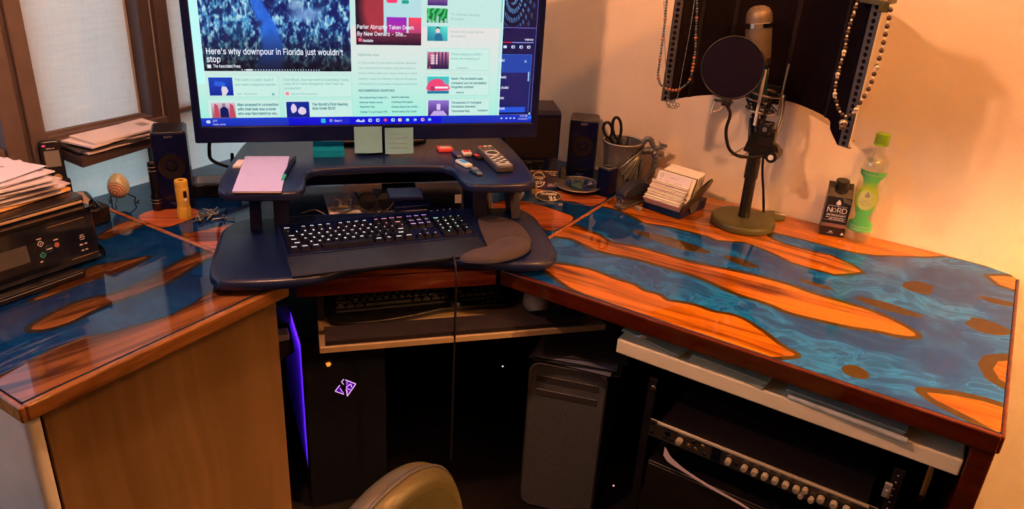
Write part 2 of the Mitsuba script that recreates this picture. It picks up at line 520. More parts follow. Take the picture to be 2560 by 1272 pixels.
shade(-1.245, -0.977, 0.944, 2.20, 'pale linen roller shade in the tall window above the ledge with the letter tray')
shade(-1.245, -0.966, 0.50, 0.872, 'pale linen shade under the ledge, behind the stone egg')
shade(-0.860, -0.20, 0.934, 2.20, 'pale linen roller shade left of and behind the monitor, above the thin dark hem line')
shade(-0.860, -0.20, 0.50, 0.924, 'pale linen shade behind the monitor riser, below the thin dark hem line')

# ---------------------------------------------------------------- lamps of the room (all above or beside the view)
k = thing('pendant_lamp', 'small globe pendant lamp hanging over the desk in front of the monitor', 'lamp')
PX, PY, PZ = PENDANT_AT
part(k, 'globe', ball(PENDANT_AT, 0.036, 3), 'white_plastic', True, emitter=glow(PENDANT_RADIANCE, 1.0))
part(k, 'cap', put(lathe([(0.001, 0.09), (0.020, 0.085), (0.024, 0.040), (0.001, 0.038)]), PENDANT_AT), 'steel')
part(k, 'cord', rod((PX, PY, PZ + 0.08), (PX, PY, ZC - 0.02), 0.004), 'black_plastic')
part(k, 'rose', put(lathe([(0.001, 0), (0.05, 0.002), (0.05, 0.015), (0.03, 0.025), (0.001, 0.025)]), (PX, PY, ZC - 0.025)), 'steel')
k = thing('floor_lamp', 'floor lamp with a conical shade beyond the right end of the desk', 'lamp')
FX, FY, FZ = FLOOR_LAMP_AT
part(k, 'bulb', ball(FLOOR_LAMP_AT, 0.034, 3), 'white_plastic', True, emitter=glow(FLOOR_LAMP_RADIANCE, 1.0))
rr = 0.17
scene['lamp_shade_cloth'] = {'type': 'principledthin', 'base_color': rgb((0.98, 0.72, 0.38)), 'roughness': 0.8, 'diff_trans': 2.0, 'eta': 1.05}
part(k, 'shade', put(lathe([(rr, -0.0826), (rr * 0.95, -0.045), (0.075, 0.20)], 48), FLOOR_LAMP_AT), 'lamp_shade_cloth', True)
part(k, 'pole', rod((FX, FY, 0.02), (FX, FY, FZ - 0.035), 0.011), 'steel')
part(k, 'base', put(lathe([(0.001, 0), (0.13, 0), (0.13, 0.012), (0.02, 0.024), (0.001, 0.024)]), (FX, FY, 0)), 'steel')
k = thing('ceiling_lamp', 'warm globe lamp on the ceiling above the right end of the desk', 'lamp')
part(k, 'globe', ball(CEILING_LAMP_AT, 0.062, 3), 'white_plastic', True, emitter=glow(CEILING_LAMP_RADIANCE, 1.0))
part(k, 'mount', put(lathe([(.001, .064), (.024, .066), (.03, .12), (.06, .18), (.06, .198), (.001, .199)]), CEILING_LAMP_AT), 'steel')
# ---------------------------------------------------------------- the desk: three resin tops joined by seams
TOP = 0.750
POLY = {
 'R1': [(1.154,-0.748), (1.182,-0.719), (1.227,-0.702), (1.273,-0.692), (1.334,-0.705), (1.384,-0.699), (1.409,-0.718), (1.449,-0.709), (1.474,-0.730), (1.501,-0.715), (1.533,-0.706), (1.577,-0.713), (1.612,-0.697), (1.644,-0.702), (1.673,-0.720), (1.686,-0.726), (1.733,-0.762), (1.770,-0.775), (1.767,-0.783), (1.742,-0.808), (1.725,-0.821), (1.678,-0.820), (1.585,-0.818), (1.449,-0.814), (1.288,-0.811), (1.240,-0.789), (1.199,-0.767)],
 'R2': [(1.087,-0.580), (1.096,-0.471), (1.149,-0.490), (1.187,-0.493), (1.224,-0.518), (1.254,-0.516), (1.293,-0.500), (1.342,-0.497), (1.406,-0.499), (1.459,-0.497), (1.520,-0.482), (1.573,-0.473), (1.603,-0.468), (1.673,-0.465), (1.733,-0.478), (1.807,-0.478), (1.857,-0.477), (1.910,-0.494), (1.942,-0.513), (1.965,-0.533), (1.936,-0.555), (1.885,-0.562), (1.835,-0.582), (1.789,-0.590), (1.709,-0.603), (1.666,-0.586), (1.585,-0.587), (1.528,-0.567), (1.470,-0.556), (1.394,-0.559), (1.335,-0.558), (1.263,-0.575), (1.207,-0.578), (1.154,-0.554), (1.111,-0.563)],
 'R3': [(1.093,-0.295), (1.150,-0.286), (1.197,-0.306), (1.250,-0.329), (1.302,-0.311), (1.365,-0.304), (1.419,-0.304), (1.449,-0.314), (1.509,-0.277), (1.558,-0.286), (1.605,-0.304), (1.646,-0.326), (1.690,-0.328), (1.750,-0.329), (1.784,-0.295), (1.802,-0.269), (1.775,-0.244), (1.717,-0.218), (1.666,-0.226), (1.601,-0.224), (1.564,-0.210), (1.543,-0.193), (1.555,-0.155), (1.621,-0.152), (1.685,-0.153), (1.730,-0.153), (1.765,-0.150), (1.814,-0.132), (1.872,-0.090), (1.931,-0.048), (1.961,-0.016), (2.010,-0.005), (2.052,-0.011), (2.089,-0.011), (2.089,-0.002), (2.050,0.007), (1.967,0.011), (1.902,0.014), (1.836,0.011), (1.778,0.004), (1.334,-0.008), (1.023,-0.020)],
 'R4': [(2.072,-0.081), (2.104,-0.054), (2.135,-0.041), (2.138,-0.130), (2.098,-0.121)],
 'R5': [(2.106,-0.580), (2.113,-0.542), (2.137,-0.519), (2.135,-0.626), (2.119,-0.616)],
 'R6': [(2.004,-0.759), (2.053,-0.736), (2.096,-0.724), (2.134,-0.723), (2.134,-0.819), (2.115,-0.812), (2.090,-0.799), (2.054,-0.786), (2.024,-0.775)],
 'K1': [(1.855,-0.771), (1.859,-0.754), (1.870,-0.743), (1.887,-0.743), (1.902,-0.753), (1.908,-0.769), (1.904,-0.782), (1.890,-0.791), (1.873,-0.790), (1.861,-0.784)],
 'K2': [(1.896,-0.293), (1.901,-0.256), (1.923,-0.235), (1.949,-0.231), (1.969,-0.242), (1.963,-0.262), (1.962,-0.300), (1.945,-0.303), (1.921,-0.306)],
 'K3': [(2.038,-0.402), (2.055,-0.375), (2.049,-0.364), (2.069,-0.352), (2.093,-0.352), (2.121,-0.363), (2.135,-0.378), (2.126,-0.402), (2.097,-0.425), (2.070,-0.425)],
 'K4': [(2.049,-0.230), (2.078,-0.217), (2.111,-0.211), (2.139,-0.209), (2.138,-0.234), (2.112,-0.245), (2.079,-0.246)],
 'K5': [(1.812,-0.420), (1.843,-0.413), (1.886,-0.408), (1.937,-0.417), (1.970,-0.427), (1.949,-0.443), (1.909,-0.450), (1.867,-0.450), (1.830,-0.440)],
 'K6': [(1.678,-0.418), (1.706,-0.406), (1.743,-0.408), (1.774,-0.418), (1.748,-0.430), (1.711,-0.429)],
 'K7': [(1.485,-0.400), (1.513,-0.390), (1.555,-0.392), (1.596,-0.408), (1.576,-0.428), (1.537,-0.431)],
 'K8': [(1.222,-0.404), (1.281,-0.386), (1.347,-0.379), (1.416,-0.385), (1.475,-0.402), (1.441,-0.424), (1.382,-0.439), (1.311,-0.429)],
 'L0': [(0.660,-1.759), (0.662,-1.722), (0.659,-1.681), (0.648,-1.619), (0.654,-1.563), (0.674,-1.529), (0.686,-1.488), (0.699,-1.446), (0.706,-1.416), (0.699,-1.356), (0.682,-1.311), (0.672,-1.276), (0.693,-1.235), (0.770,-1.164), (0.774,-1.201), (0.779,-1.497), (0.775,-1.649), (0.771,-1.737), (0.697,-1.740)],
 'L1': [(0.545,-1.612), (0.527,-1.565), (0.517,-1.512), (0.525,-1.468), (0.540,-1.443), (0.542,-1.391), (0.535,-1.330), (0.518,-1.278), (0.509,-1.231), (0.510,-1.193), (0.515,-1.172), (0.545,-1.189), (0.546,-1.238), (0.574,-1.319), (0.574,-1.376), (0.573,-1.412), (0.567,-1.461), (0.567,-1.493), (0.579,-1.549), (0.573,-1.582), (0.564,-1.601)],
 'L2': [(0.441,-1.558), (0.435,-1.513), (0.409,-1.446), (0.389,-1.389), (0.398,-1.370), (0.417,-1.334), (0.434,-1.287), (0.439,-1.280), (0.455,-1.344), (0.453,-1.387), (0.446,-1.433), (0.446,-1.487), (0.450,-1.528)],
 'L3': [(0.251,-1.293), (0.234,-1.247), (0.221,-1.201), (0.237,-1.174), (0.277,-1.178), (0.271,-1.245), (0.280,-1.302)],
 'C1': [(0.861,-0.425), (0.943,-0.404), (1.018,-0.413), (1.090,-0.420), (1.084,-0.562), (1.030,-0.538), (0.957,-0.534), (0.899,-0.565), (0.841,-0.537)],
 'C2': [(0.989,-0.335), (1.022,-0.310), (1.083,-0.328), (1.086,-0.216), (1.057,-0.224), (0.991,-0.227), (0.948,-0.247), (0.930,-0.290), (0.876,-0.292), (0.881,-0.324), (0.938,-0.328)],
 'C3': [(0.218,-1.166), (0.198,-1.130), (0.209,-1.091), (0.243,-1.062), (0.273,-1.028), (0.320,-1.054), (0.326,-1.112), (0.326,-1.163), (0.280,-1.165)],
 'C4': [(0.378,-1.168), (0.403,-1.127), (0.418,-1.061), (0.433,-1.021), (0.510,-1.037), (0.589,-1.153), (0.522,-1.166)],
 'C5': [(0.825,-1.058), (0.865,-0.982), (0.930,-0.915), (0.977,-0.868), (1.088,-0.822), (1.091,-0.827), (0.785,-1.160), (0.796,-1.129)],
}


def inlay(holder, name, key, mat, proud, clip=None, grow=0.0, smooth_it=True, label=None):
    """One slab of wood cast into the resin, its top a hair proud of it."""
    c = V(POLY[key])
    if key[0] in 'KC' or key in ('L1', 'L2', 'L3', 'R1', 'R2'):
        for _ in range(2):                                   # corners cut twice: a sawn-off, weathered outline
            d = np.roll(c, -1, 0)
            c = np.stack([c * .75 + d * .25, c * .25 + d * .75], 1).reshape(-1, 2)
    p = Polygon(c).buffer(0)
    if grow:
        p = p.buffer(grow)
    if key[0] == 'C' or key == 'L3':
        p = p.buffer(0.012).buffer(-0.026).buffer(0.014)
    if smooth_it:
        p = p.buffer(0.004).buffer(-0.008).buffer(0.004)
    if clip is not None:
        p = p.intersection(clip)
    for g in getattr(p, 'geoms', [p]):
        if g.geom_type != 'Polygon' or g.area < 2e-5:
            continue
        o = np.asarray(Polygon(g.exterior).simplify(0.0004).exterior.coords)[:-1]
        o = ccw(o)
        # a finer, slightly uneven outline, as a live edge has
        q = np.vstack([o[i] + (o[(i + 1) % len(o)] - o[i]) * t[:, None] for i in range(len(o)) for t in [np.arange(max(1, int(np.linalg.norm(o[(i + 1) % len(o)] - o[i]) / 0.012))) / max(1, int(np.linalg.norm(o[(i + 1) % len(o)] - o[i]) / 0.012))]])
        j = 0.0022 * (meshkit.noise(np.c_[q * 45, np.full(len(q), 3.3)])[:, None] - 0.5)
        d = np.roll(q, -1, 0) - np.roll(q, 1, 0)
        nrm = np.c_[d[:, 1], -d[:, 0]] / (np.linalg.norm(d, axis=1, keepdims=True) + 1e-9)
        q = q + nrm * j
        if clip is not None:
            qq = Polygon(q).buffer(0).intersection(clip)
            if qq.geom_type == 'Polygon':
                q = np.asarray(qq.exterior.coords)[:-1]
        part(holder, name, slab(q, TOP - 0.006, TOP + proud), mat, False, label)


# right top
dr_ = thing('desktop', 'right desk wing of glossy swirling blue resin and orange wood, under the microphone stand', 'desk top')
RB = [(1.100, -0.006), (1.100, -0.816), (2.127, -0.816), (2.131, -0.812), (2.131, -0.050), (2.118, -0.032), (2.06, -0.014), (1.95, -0.007)]
part(dr_, 'resin', slab(RB, TOP - 0.032, TOP, 0.0015, 2), 'resin_blue', 25, 'swirling blue resin')
clipR = Polygon(RB).buffer(-0.0004)
for kx, g in (('R1', 0.012), ('R2', 0.014), ('R3', 0.010), ('R4', 0.013), ('R5', 0.026), ('R6', 0.018)):
    inlay(dr_, 'live_edge', kx, 'live_edge', 0.00012, clipR, g)
for kx in ('R1', 'R2', 'R3', 'R4', 'R5', 'R6'):
    inlay(dr_, 'wood_slab', kx, 'wood_right', 0.00024, clipR)
for kx in ('K1', 'K2', 'K3', 'K4', 'K5', 'K6', 'K7', 'K8'):
    inlay(dr_, 'sunken_knot', kx, 'live_edge', 0.00010, clipR)
part(dr_, 'front_trim', box(1.100, 2.134, -0.829, -0.8165, 0.711, TOP + 0.0006, 0.0035), 'trim_mahogany', 30)
part(dr_, 'end_trim', box(2.1315, 2.139, -0.826, -0.050, 0.713, TOP, 0.003), 'trim_mahogany', 30)
single('desk_leg', box(2.098, 2.134, -0.823, -0.03, 0.0, 0.7105, 0.003), 'trim_mahogany', 'dark red-brown panel leg at the right end of the desk', 'desk leg', 30)
part(dr_, 'under_board', box(1.105, 2.09, -0.80, -0.02, 0.700, 0.716, 0.002), 'black_plastic')

# left top
dl = thing('desktop', 'left desk wing of dark blue resin and brown wood, carrying the printer', 'desk top')
LB = [(0.012, -1.740), (0.762, -1.740), (0.762, -1.180), (0.012, -1.180)]
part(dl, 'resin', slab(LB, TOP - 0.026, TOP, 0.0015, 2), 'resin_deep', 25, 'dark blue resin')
clipL = Polygon(LB).buffer(-0.0004)
for kx, g in (('L1', 0.012), ('L2', 0.008), ('L3', 0.006), ('L0', 0.006)):
    inlay(dl, 'live_edge', kx, 'live_edge_left', 0.00012, clipL, g)
for kx in ('L0', 'L1', 'L2', 'L3'):
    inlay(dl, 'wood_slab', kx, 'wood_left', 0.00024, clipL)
part(dl, 'front_trim', box(0.7625, 0.779, -1.742, -1.179, 0.718, TOP + 0.0006, 0.005), 'trim_oak', 30)
part(dl, 'end_trim', box(0.012, 0.777, -1.752, -1.7405, 0.719, TOP + 0.0004, 0.004), 'trim_oak', 30)

# corner top
dc = thing('desktop', 'corner piece of the desk, resin and reddish wood under the monitor riser', 'desk top')
CB = [(0.012, -0.006), (0.012, -1.168), (0.770, -1.168), (1.090, -0.825), (1.090, -0.006)]
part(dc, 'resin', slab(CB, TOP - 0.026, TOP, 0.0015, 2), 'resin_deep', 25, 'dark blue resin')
clipC = Polygon(CB).buffer(-0.0004)
for kx in ('C1', 'C2', 'C3', 'C4', 'C5'):
    inlay(dc, 'live_edge', kx, 'live_edge_left', 0.00012, clipC, 0.006)
for kx in ('C1', 'C2', 'C3', 'C4', 'C5'):
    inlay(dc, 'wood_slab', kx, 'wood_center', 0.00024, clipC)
part(dc, 'front_trim', put(box(-0.2225, 0.2335, -0.006, 0.006, 0.709, TOP + 0.0008, 0.0045), (0.9300, -0.9995, 0), 47.0), 'trim_center', 30)
part(dc, 'seam_strip', cat(box(1.0905, 1.0945, -0.815, -0.008, 0.73, TOP + 0.0022, 0.001), box(1.0955, 1.0995, -0.815, -0.008, 0.73, TOP + 0.0022, 0.001)), 'seam_wood')
part(dc, 'seam_strip', cat(box(0.014, 0.762, -1.1735, -1.1690, 0.73, TOP + 0.0022, 0.001), box(0.014, 0.762, -1.1795, -1.1745, 0.73, TOP + 0.0022, 0.001)), 'seam_wood')

# the cabinet that carries the left wing
cb = thing('cabinet', 'wood veneer cabinet under the left wing of the desk', 'cabinet')
part(cb, 'side_panel', box(0.722, 0.740, -1.703, -1.186, 0.004, 0.7175, 0.002), 'veneer', 30, 'warm brown veneer panel')
part(cb, 'end_panel', slab([(0.02, -1.741), (0.742, -1.741), (0.752, -1.739), (0.758, -1.734), (0.760, -1.727), (0.758, -1.719), (0.752, -1.714), (0.742, -1.712), (0.02, -1.712)], 0.004, 0.7175, 0.002), 'veneer_pale', 40, 'pale end panel with a rounded front edge')
part(cb, 'gap_strip', box(0.70, 0.732, -1.7115, -1.7035, 0.004, 0.71), 'black_plastic')
part(cb, 'back_ledge', slab([(.46, -1.1965), (.70, -1.1965), (.688, -1.098), (.60, -1.030), (.46, -.932)], .500, .515, .002), 'black_plastic', 30)
part(cb, 'back_panel', box(0.02, 0.722, -1.21, -1.198, 0.004, 0.7175, 0.002), 'black_plastic')
# ---------------------------------------------------------------- the sit-stand riser, in its own frame: x along the screen, -y towards the sitter
RA = 47.0
ET, EN = V([math.cos(math.radians(RA)), math.sin(math.radians(RA)), 0]), V([math.sin(math.radians(RA)), -math.cos(math.radians(RA)), 0])


def loc(m):
    return put(m, (0, 0, 0), RA)


def sd(*pts):
    return [(a, -b) for a, b in pts]


def curve2(pts, n=120):
    return smooth_path(V([(a, b, 0.0) for a, b in pts]), n, True)[:, :2]


rs = thing('monitor_riser', 'black two-level sit-stand riser on the corner desk, carrying monitor and keyboard', 'standing desk riser')
SH = sd((-.34, .76), (-.42, .84), (-.455, 1.0), (-.475, 1.18), (-.466, 1.235), (-.435, 1.252), (-.33, 1.262), (-.30, 1.25), (-.286, 1.215), (-.283, 1.15), (-.272, 1.118), (-.245, 1.103),
        (-.11, 1.092), (.03, 1.103), (.060, 1.118), (.073, 1.15), (.077, 1.21), (.092, 1.245), (.125, 1.257), (.215, 1.259), (.245, 1.245), (.262, 1.21), (.269, 1.0), (.25, .84), (.18, .76))
part(rs, 'upper_shelf', loc(slab(curve2(SH, 160), 0.897, 0.920, 0.009, 4)), 'tray_black', 40)
TR = sd((-.43, 1.085), (-.475, 1.13), (-.488, 1.2), (-.493, 1.36), (-.48, 1.408), (-.45, 1.426), (-.35, 1.433), (-.28, 1.425), (-.21, 1.392), (-.13, 1.368), (-.04, 1.367), (.07, 1.388), (.17, 1.42), (.235, 1.42),
        (.272, 1.39), (.284, 1.34), (.291, 1.2), (.284, 1.13), (.25, 1.085), (.15, 1.075), (-.11, 1.072), (-.34, 1.075))
part(rs, 'keyboard_tray', loc(slab(curve2(TR, 160), 0.764, 0.790, 0.011, 4)), 'tray_black', 40)
part(rs, 'base_plate', loc(box(-.40, .19, -1.12, -.80, 0.7506, 0.762, 0.003)), 'navy_black')
for sx in (-.345, .145):
    part(rs, 'lift_arm', loc(cat(hull([(sx + a, -b, z) for a in (-.018, .018) for b, z in ((1.15, .762), (1.02, .762), (1.10, .897), (.93, .897))]),
                                box(sx - .006, sx + .03, -1.20, -.86, .885, .897, .002))), 'navy_black', 30)
part(rs, 'gas_spring', loc(cat(rod((.185, -1.06, .795), (.176, -1.02, .885), .006), rod((.188, -1.075, .77), (.185, -1.06, .80), .009))), 'nickel_warm', 30)
for sx in (-.405, .235):
    part(rs, 'tray_bracket', loc(hull([(sx + a, -b, z) for a in (-.012, .012) for b, z in ((1.10, .79), (1.16, .79), (1.02, .896), (1.10, .896))])), 'navy_black', 30)
part(rs, 'height_handle', loc(box(-.10, -.02, -1.255, -1.19, .885, .8965, .004)), 'navy_black')
part(rs, 'caution_sticker', loc(basis(box(0, .026, 0, .006, 0, .0004), (.02, -.935, .86), (1, 0, 0), (0, 0, 1))), 'red')
part(rs, 'caution_sticker', loc(basis(box(0, .016, 0, .022, 0, .0004), (.056, -1.245, .872), (1, 0, 0), (0, 0, 1))), 'grey_plastic')
part(rs, 'cross_bar', loc(box(-.36, .16, -.84, -.81, .78, .895, .004)), 'navy_black')

# ---------------------------------------------------------------- the monitor
GAIN = SCREEN_GAIN * 2.0 ** -exposure


def lin(r, g, b):
    c = V([r, g, b], float) / 255
    return np.where(c < 0.04045, c / 12.92, ((c + 0.055) / 1.055) ** 2.4)


MO = EN * 1.0 + ET * -0.107


def scr(m, out=0.0):
    return basis(m, MO + EN * out, ET, (0, 0, 1))


mon = thing('monitor', 'large flat monitor showing a news page, on the upper shelf of the black riser', 'monitor')
part(mon, 'bezel', scr(cat(box(-.430, .430, .957, .9985, -.030, .006, .004), box(-.430, -.4115, .957, 1.480, -.030, .006, .004), box(.4125, .430, .957, 1.480, -.030, .006, .004), box(-.430, .430, 1.462, 1.480, -.030, .006, .004))), 'navy_black', 30)
part(mon, 'back_shell', scr(hull([(a * .425, b, -.028) for a in (-1, 1) for b in (.962, 1.476)] + [(a * .25, b, -.062) for a in (-1, 1) for b in (1.02, 1.40)])), 'black_plastic', 20)
part(mon, 'stand_neck', loc(box(-.107 - .045, -.107 + .045, -.925, -.885, .928, 1.15, .008)), 'navy_black')
part(mon, 'stand_foot', loc(slab(rrect(.30, .13, .04, 6, -.107, -.862), .9202, .930, .004)), 'black_gloss', 40)
part(mon, 'power_cable', tube(smooth_path([(.332, -1.005, .985), (.30, -.985, .935), (.262, -.962, .892), (.232, -.935, .850), (.19, -.85, .80), (.16, -.78, .765)], 30), .0045), 'black_plastic', True)
part(mon, 'screen', scr(TM([[-.4115, .9985, .0012], [.4125, .9985, .0012], [.4125, 1.462, .0012], [-.4115, 1.462, .0012]], [[0, 1, 2], [0, 2, 3]])), 'black_gloss', False,
     emitter=glow(GAIN * lin(196, 232, 226), 1.0), label='glowing news page')

# what the page shows: one flat mesh of many coloured pieces
CM, CC = [], []


def ink(m, c, at=(0, 0), z=0.0):
    m = m.copy()
    m.vertices = np.asarray(m.vertices) + V([at[0], at[1], z])
    CM.append(m)
    c = V(c, float)
    CC.append(np.tile(c, (len(m.vertices), 1)) if c.ndim == 1 else c)


def flat(u0, z0, u1, z1, c, z=0.0018, c2=None):
    z0, z1 = min(z0, z1), max(z0, z1)
    m = TM([[u0, z0, 0], [u1, z0, 0], [u1, z1, 0], [u0, z1, 0]], [[0, 1, 2], [0, 2, 3]])
    c = lin(*c)
    ink(m, c if c2 is None else V([c, c, lin(*c2), lin(*c2)]), (0, 0), z)


def blob(pts, c, z=0.0026):
    ink(cap(pts, 0.0), lin(*c), (0, 0), z)


def pict(u0, z0, u1, z1, fn, nx, ny, z=0.0020):
    z0, z1 = min(z0, z1), max(z0, z1)
    x, y = np.meshgrid(np.linspace(0, 1, nx), np.linspace(0, 1, ny))
    i, j = np.meshgrid(np.arange(nx - 1), np.arange(ny - 1))
    a = (j * nx + i).ravel()
    m = TM(np.c_[(u0 + (u1 - u0) * x).ravel(), (z0 + (z1 - z0) * y).ravel(), np.zeros(nx * ny)], np.vstack([np.c_[a, a + 1, a + nx + 1], np.c_[a, a + nx + 1, a + nx]]))
    c = fn(x.ravel(), y.ravel())
    ink(m, np.stack([np.where(c[:, k] / 255 < 0.04045, c[:, k] / 255 / 12.92, ((np.clip(c[:, k], 0, 255) / 255 + 0.055) / 1.055) ** 2.4) for k in range(3)], 1), (0, 0), z)


def mixc(a, b, t):
    return V(a, float) * (1 - t[:, None]) + V(b, float) * t[:, None]


def flood(x, y):
    P = np.c_[x * 1.6, y, 0 * x]
    a, b, c = meshkit.fbm(P * 22, 3, 1), meshkit.fbm(P * V([60, 48, 1]), 2, 7), meshkit.fbm(P * 7, 3, 3)
    k = np.clip((a - .36) * 2.9 + (b - .5) * 1.5, 0, 1)
    o = mixc((5, 26, 92), (70, 150, 205), k)
    o = o + (V([188, 226, 232]) - o) * (np.clip((b - .50) * 5, 0, 1) * np.clip((a - .38) * 4, 0, 1) * .95)[:, None]
    o = o + (V([40, 120, 150]) - o) * (np.clip((c - .52) * 3, 0, 1) * .35)[:, None]
    # the flooded street, widening towards the viewer
    mid, wid = .30 + .09 * (1 - y) + .05 * np.sin(y * 7), .015 + .10 * np.clip(.78 - y, 0, 1) ** 1.2
    r = np.clip(1.3 - np.abs(x - mid - .04) / wid, 0, 1) * (y < .78)
    o = o + (V([34, 104, 222]) - o) * (np.clip(r * 2, 0, 1) * .92)[:, None]
    for cx, cy, w, h, cc in ((.70, .40, .13, .055, (118, 158, 214)), (.64, .47, .06, .04, (150, 190, 224)), (.12, .80, .07, .03, (140, 160, 205)), (.60, .62, .05, .03, (140, 170, 215)), (.03, .60, .04, .08, (80, 120, 190)), (.88, .55, .05, .05, (60, 120, 185)), (.45, .46, .025, .022, (16, 30, 80)), (.38, .33, .03, .03, (20, 40, 100))):
        q = np.clip(1.6 - np.maximum(np.abs(x - cx - (y - cy) * .3) / w, np.abs(y - cy) / h) * 1.5, 0, 1)
        o = o + (V(cc) - o) * (q * .8)[:, None]
    pole = np.clip(1 - np.abs(x - .33 + (y - .5) * .12) / .006, 0, 1) * (y > .10) * (y < .9)
    o = o + (V([20, 40, 110]) - o) * (pole * .7)[:, None]
    return o * (np.clip(y / .30, 0, 1) * .78 + .22)[:, None]


def hand(x, y):
    e = np.clip(1 - np.hypot((x - .34) / .34, (y - .55) / .62), 0, 1)
    return mixc((14, 10, 30), (168, 52, 66), np.clip(e * 2.2, 0, 1))


def fern(x, y):
    k = meshkit.fbm(np.c_[x * 4, y * 4, 0 * x], 2, 5)
    s = .5 + .5 * np.sin((x + .25 * k) * 26 - y * 6)
    return mixc((6, 96, 62), (70, 214, 110), s)


def teal(x, y):
    return mixc((20, 120, 150), (90, 226, 210), np.clip(x * .5 + y * .6, 0, 1))


def dots(x, y):
    r = np.hypot((x - .2) / 1.0, (y - .35) / .75)
    a = np.arctan2(y - .35, x - .2)
    s = (np.sin(a * 34 + r * 10) > .1) * (np.sin(r * 46 - a * 2) > -.1) * (r > .12) * (r < .75)
    return mixc((4, 8, 46), (120, 190, 255), s * np.clip(1.0 - r, .2, 1))


def grad(c0, c1):
    return lambda x, y: mixc(c0, c1, y)


flat(-.4115, 1.018, .322, 1.10, (165, 240, 222), .0014, (196, 236, 226))
flat(-.4115, 1.10, -.392, 1.462, (190, 250, 246), .0014)
flat(-.41, 1.10, .322, 1.24, (196, 236, 226), .0013, (232, 226, 224))
for q in ((-.3903, 1.1226, -.2271, 1.0689), (-.2171, 1.1232, -.0545, 1.0682), (-.3935, 1.0639, -.2274, 1.0185), (-.2181, 1.063, -.054, 1.0185), (.1288, 1.1895, .2908, 1.135), (.1295, 1.1263, .2938, 1.071), (.1302, 1.0634, .2961, 1.0185)):
    flat(*q, (176, 222, 208), .0016)
    flat(q[0] + .0009, q[1] - .0009, q[2] - .0012, q[3] + .0014, (202, 238, 228), .0017)
pict(-.392, 1.462, -.0547, 1.1315, flood, 260, 250)
pict(-.0411, 1.353, .1158, 1.1961, hand, 40, 40)
flat(.025, 1.215, .1158, 1.353, (180, 222, 226), .0022)
flat(.032, 1.205, .080, 1.262, (196, 46, 92), .0024, (150, 40, 190))
flat(.085, 1.205, .1158, 1.262, (120, 60, 130), .0024, (255, 70, 96))
flat(-.0411, 1.1961, .1158, 1.225, (18, 10, 40), .0025, (110, 40, 66))
blob(rrect(.026, .014, .005, 4, .045, 1.302), (255, 60, 110))
blob(rrect(.017, .008, .003, 4, .077, 1.298), (20, 160, 140))
pict(-.3856, 1.1161, -.3324, 1.0732, grad((8, 40, 150), (18, 66, 190)), 4, 4)
blob([(-.372, 1.108), (-.348, 1.104), (-.350, 1.094), (-.374, 1.097)], (36, 96, 220))
blob([(-.356, 1.098), (-.347, 1.094), (-.343, 1.084), (-.350, 1.0735), (-.358, 1.0735), (-.359, 1.088)], (226, 214, 226))
pict(-.3853, 1.0561, -.3314, 1.0185, grad((150, 90, 110), (214, 196, 210)), 4, 4)
for x in (-.378, -.343):
    blob([(x, 1.054), (x + .007, 1.05), (x + .010, 1.020), (x - .002, 1.020)], (196, 70, 90))
blob([(-.366, 1.020), (-.366, 1.040), (-.360, 1.046), (-.354, 1.046), (-.348, 1.040), (-.347, 1.020)], (12, 24, 90))
blob(rrect(.007, .009, .003, 4, -.357, 1.050), (150, 120, 140))
pict(-.2129, 1.0571, -.159, 1.0185, grad((10, 30, 120), (14, 44, 150)), 4, 4)
blob(curve2([(-.200, 1.030), (-.203, 1.042), (-.197, 1.053), (-.190, 1.046), (-.189, 1.036), (-.195, 1.030)], 24), (226, 206, 232))
blob(curve2([(-.184, 1.028), (-.186, 1.036), (-.178, 1.045), (-.168, 1.040), (-.167, 1.030), (-.175, 1.025)], 24), (226, 206, 232))
pict(.131, 1.3311, .1796, 1.2917, grad((60, 40, 120), (226, 150, 190)), 6, 6)
pict(.1296, 1.2849, .1805, 1.251, fern, 30, 24)
for i, hh in enumerate((.008, .005, .016, .006, .010)):
    flat(.133 + i * .010, 1.251, .139 + i * .010, 1.251 + hh, (160, 200, 190), .0024)
pict(.1311, 1.2425, .1815, 1.2076, teal, 12, 12)
blob([(.150, 1.2076), (.149, 1.220), (.156, 1.228), (.166, 1.224), (.170, 1.2076)], (30, 110, 150))
blob(rrect(.010, .013, .004, 4, .157, 1.232), (240, 214, 214))
blob([(.150, 1.238), (.158, 1.2415), (.164, 1.237), (.160, 1.2345)], (6, 10, 40))
pict(.1319, 1.1807, .1861, 1.1385, grad((40, 20, 60), (210, 120, 150)), 6, 6)
for i in range(4):
    blob(rrect(.018, .0055, .0025, 4, .149, 1.153 + i * .0062), (236, 196, 206))
for i in range(4):
    flat(.150 + i * .009, 1.1385, .1525 + i * .009, 1.1807, (24, 24, 90), .0029)
pict(.1326, 1.1193, .1876, 1.0765, grad((230, 140, 170), (40, 200, 200)), 8, 8)
blob(curve2([(.134, 1.085), (.135, 1.102), (.146, 1.112), (.166, 1.113), (.178, 1.100), (.186, 1.098), (.186, 1.086)], 40), (240, 70, 120))
blob(rrect(.012, .012, .0058, 6, .146, 1.0895), (60, 40, 90))
flat(.152, 1.0895, .186, 1.0945, (240, 236, 244), .0029)
flat(.1326, 1.0765, .1876, 1.083, (20, 120, 160), .0029)
pict(.1354, 1.0592, .1889, 1.0185, grad((60, 30, 110), (150, 120, 214)), 8, 8)
blob([(.140, 1.019), (.150, 1.032), (.175, 1.032), (.186, 1.019)], (196, 170, 230))
flat(.157, 1.034, .167, 1.050, (220, 196, 240), .0028)
flat(.322, 1.018, .4125, 1.462, (3, 12, 70), .0015)
flat(.3195, 1.018, .3225, 1.462, (206, 246, 240), .0024)
flat(.3140, 1.018, .3190, 1.462, (180, 232, 226), .0019)
flat(.3150, 1.255, .3180, 1.462, (120, 200, 196), .0021)
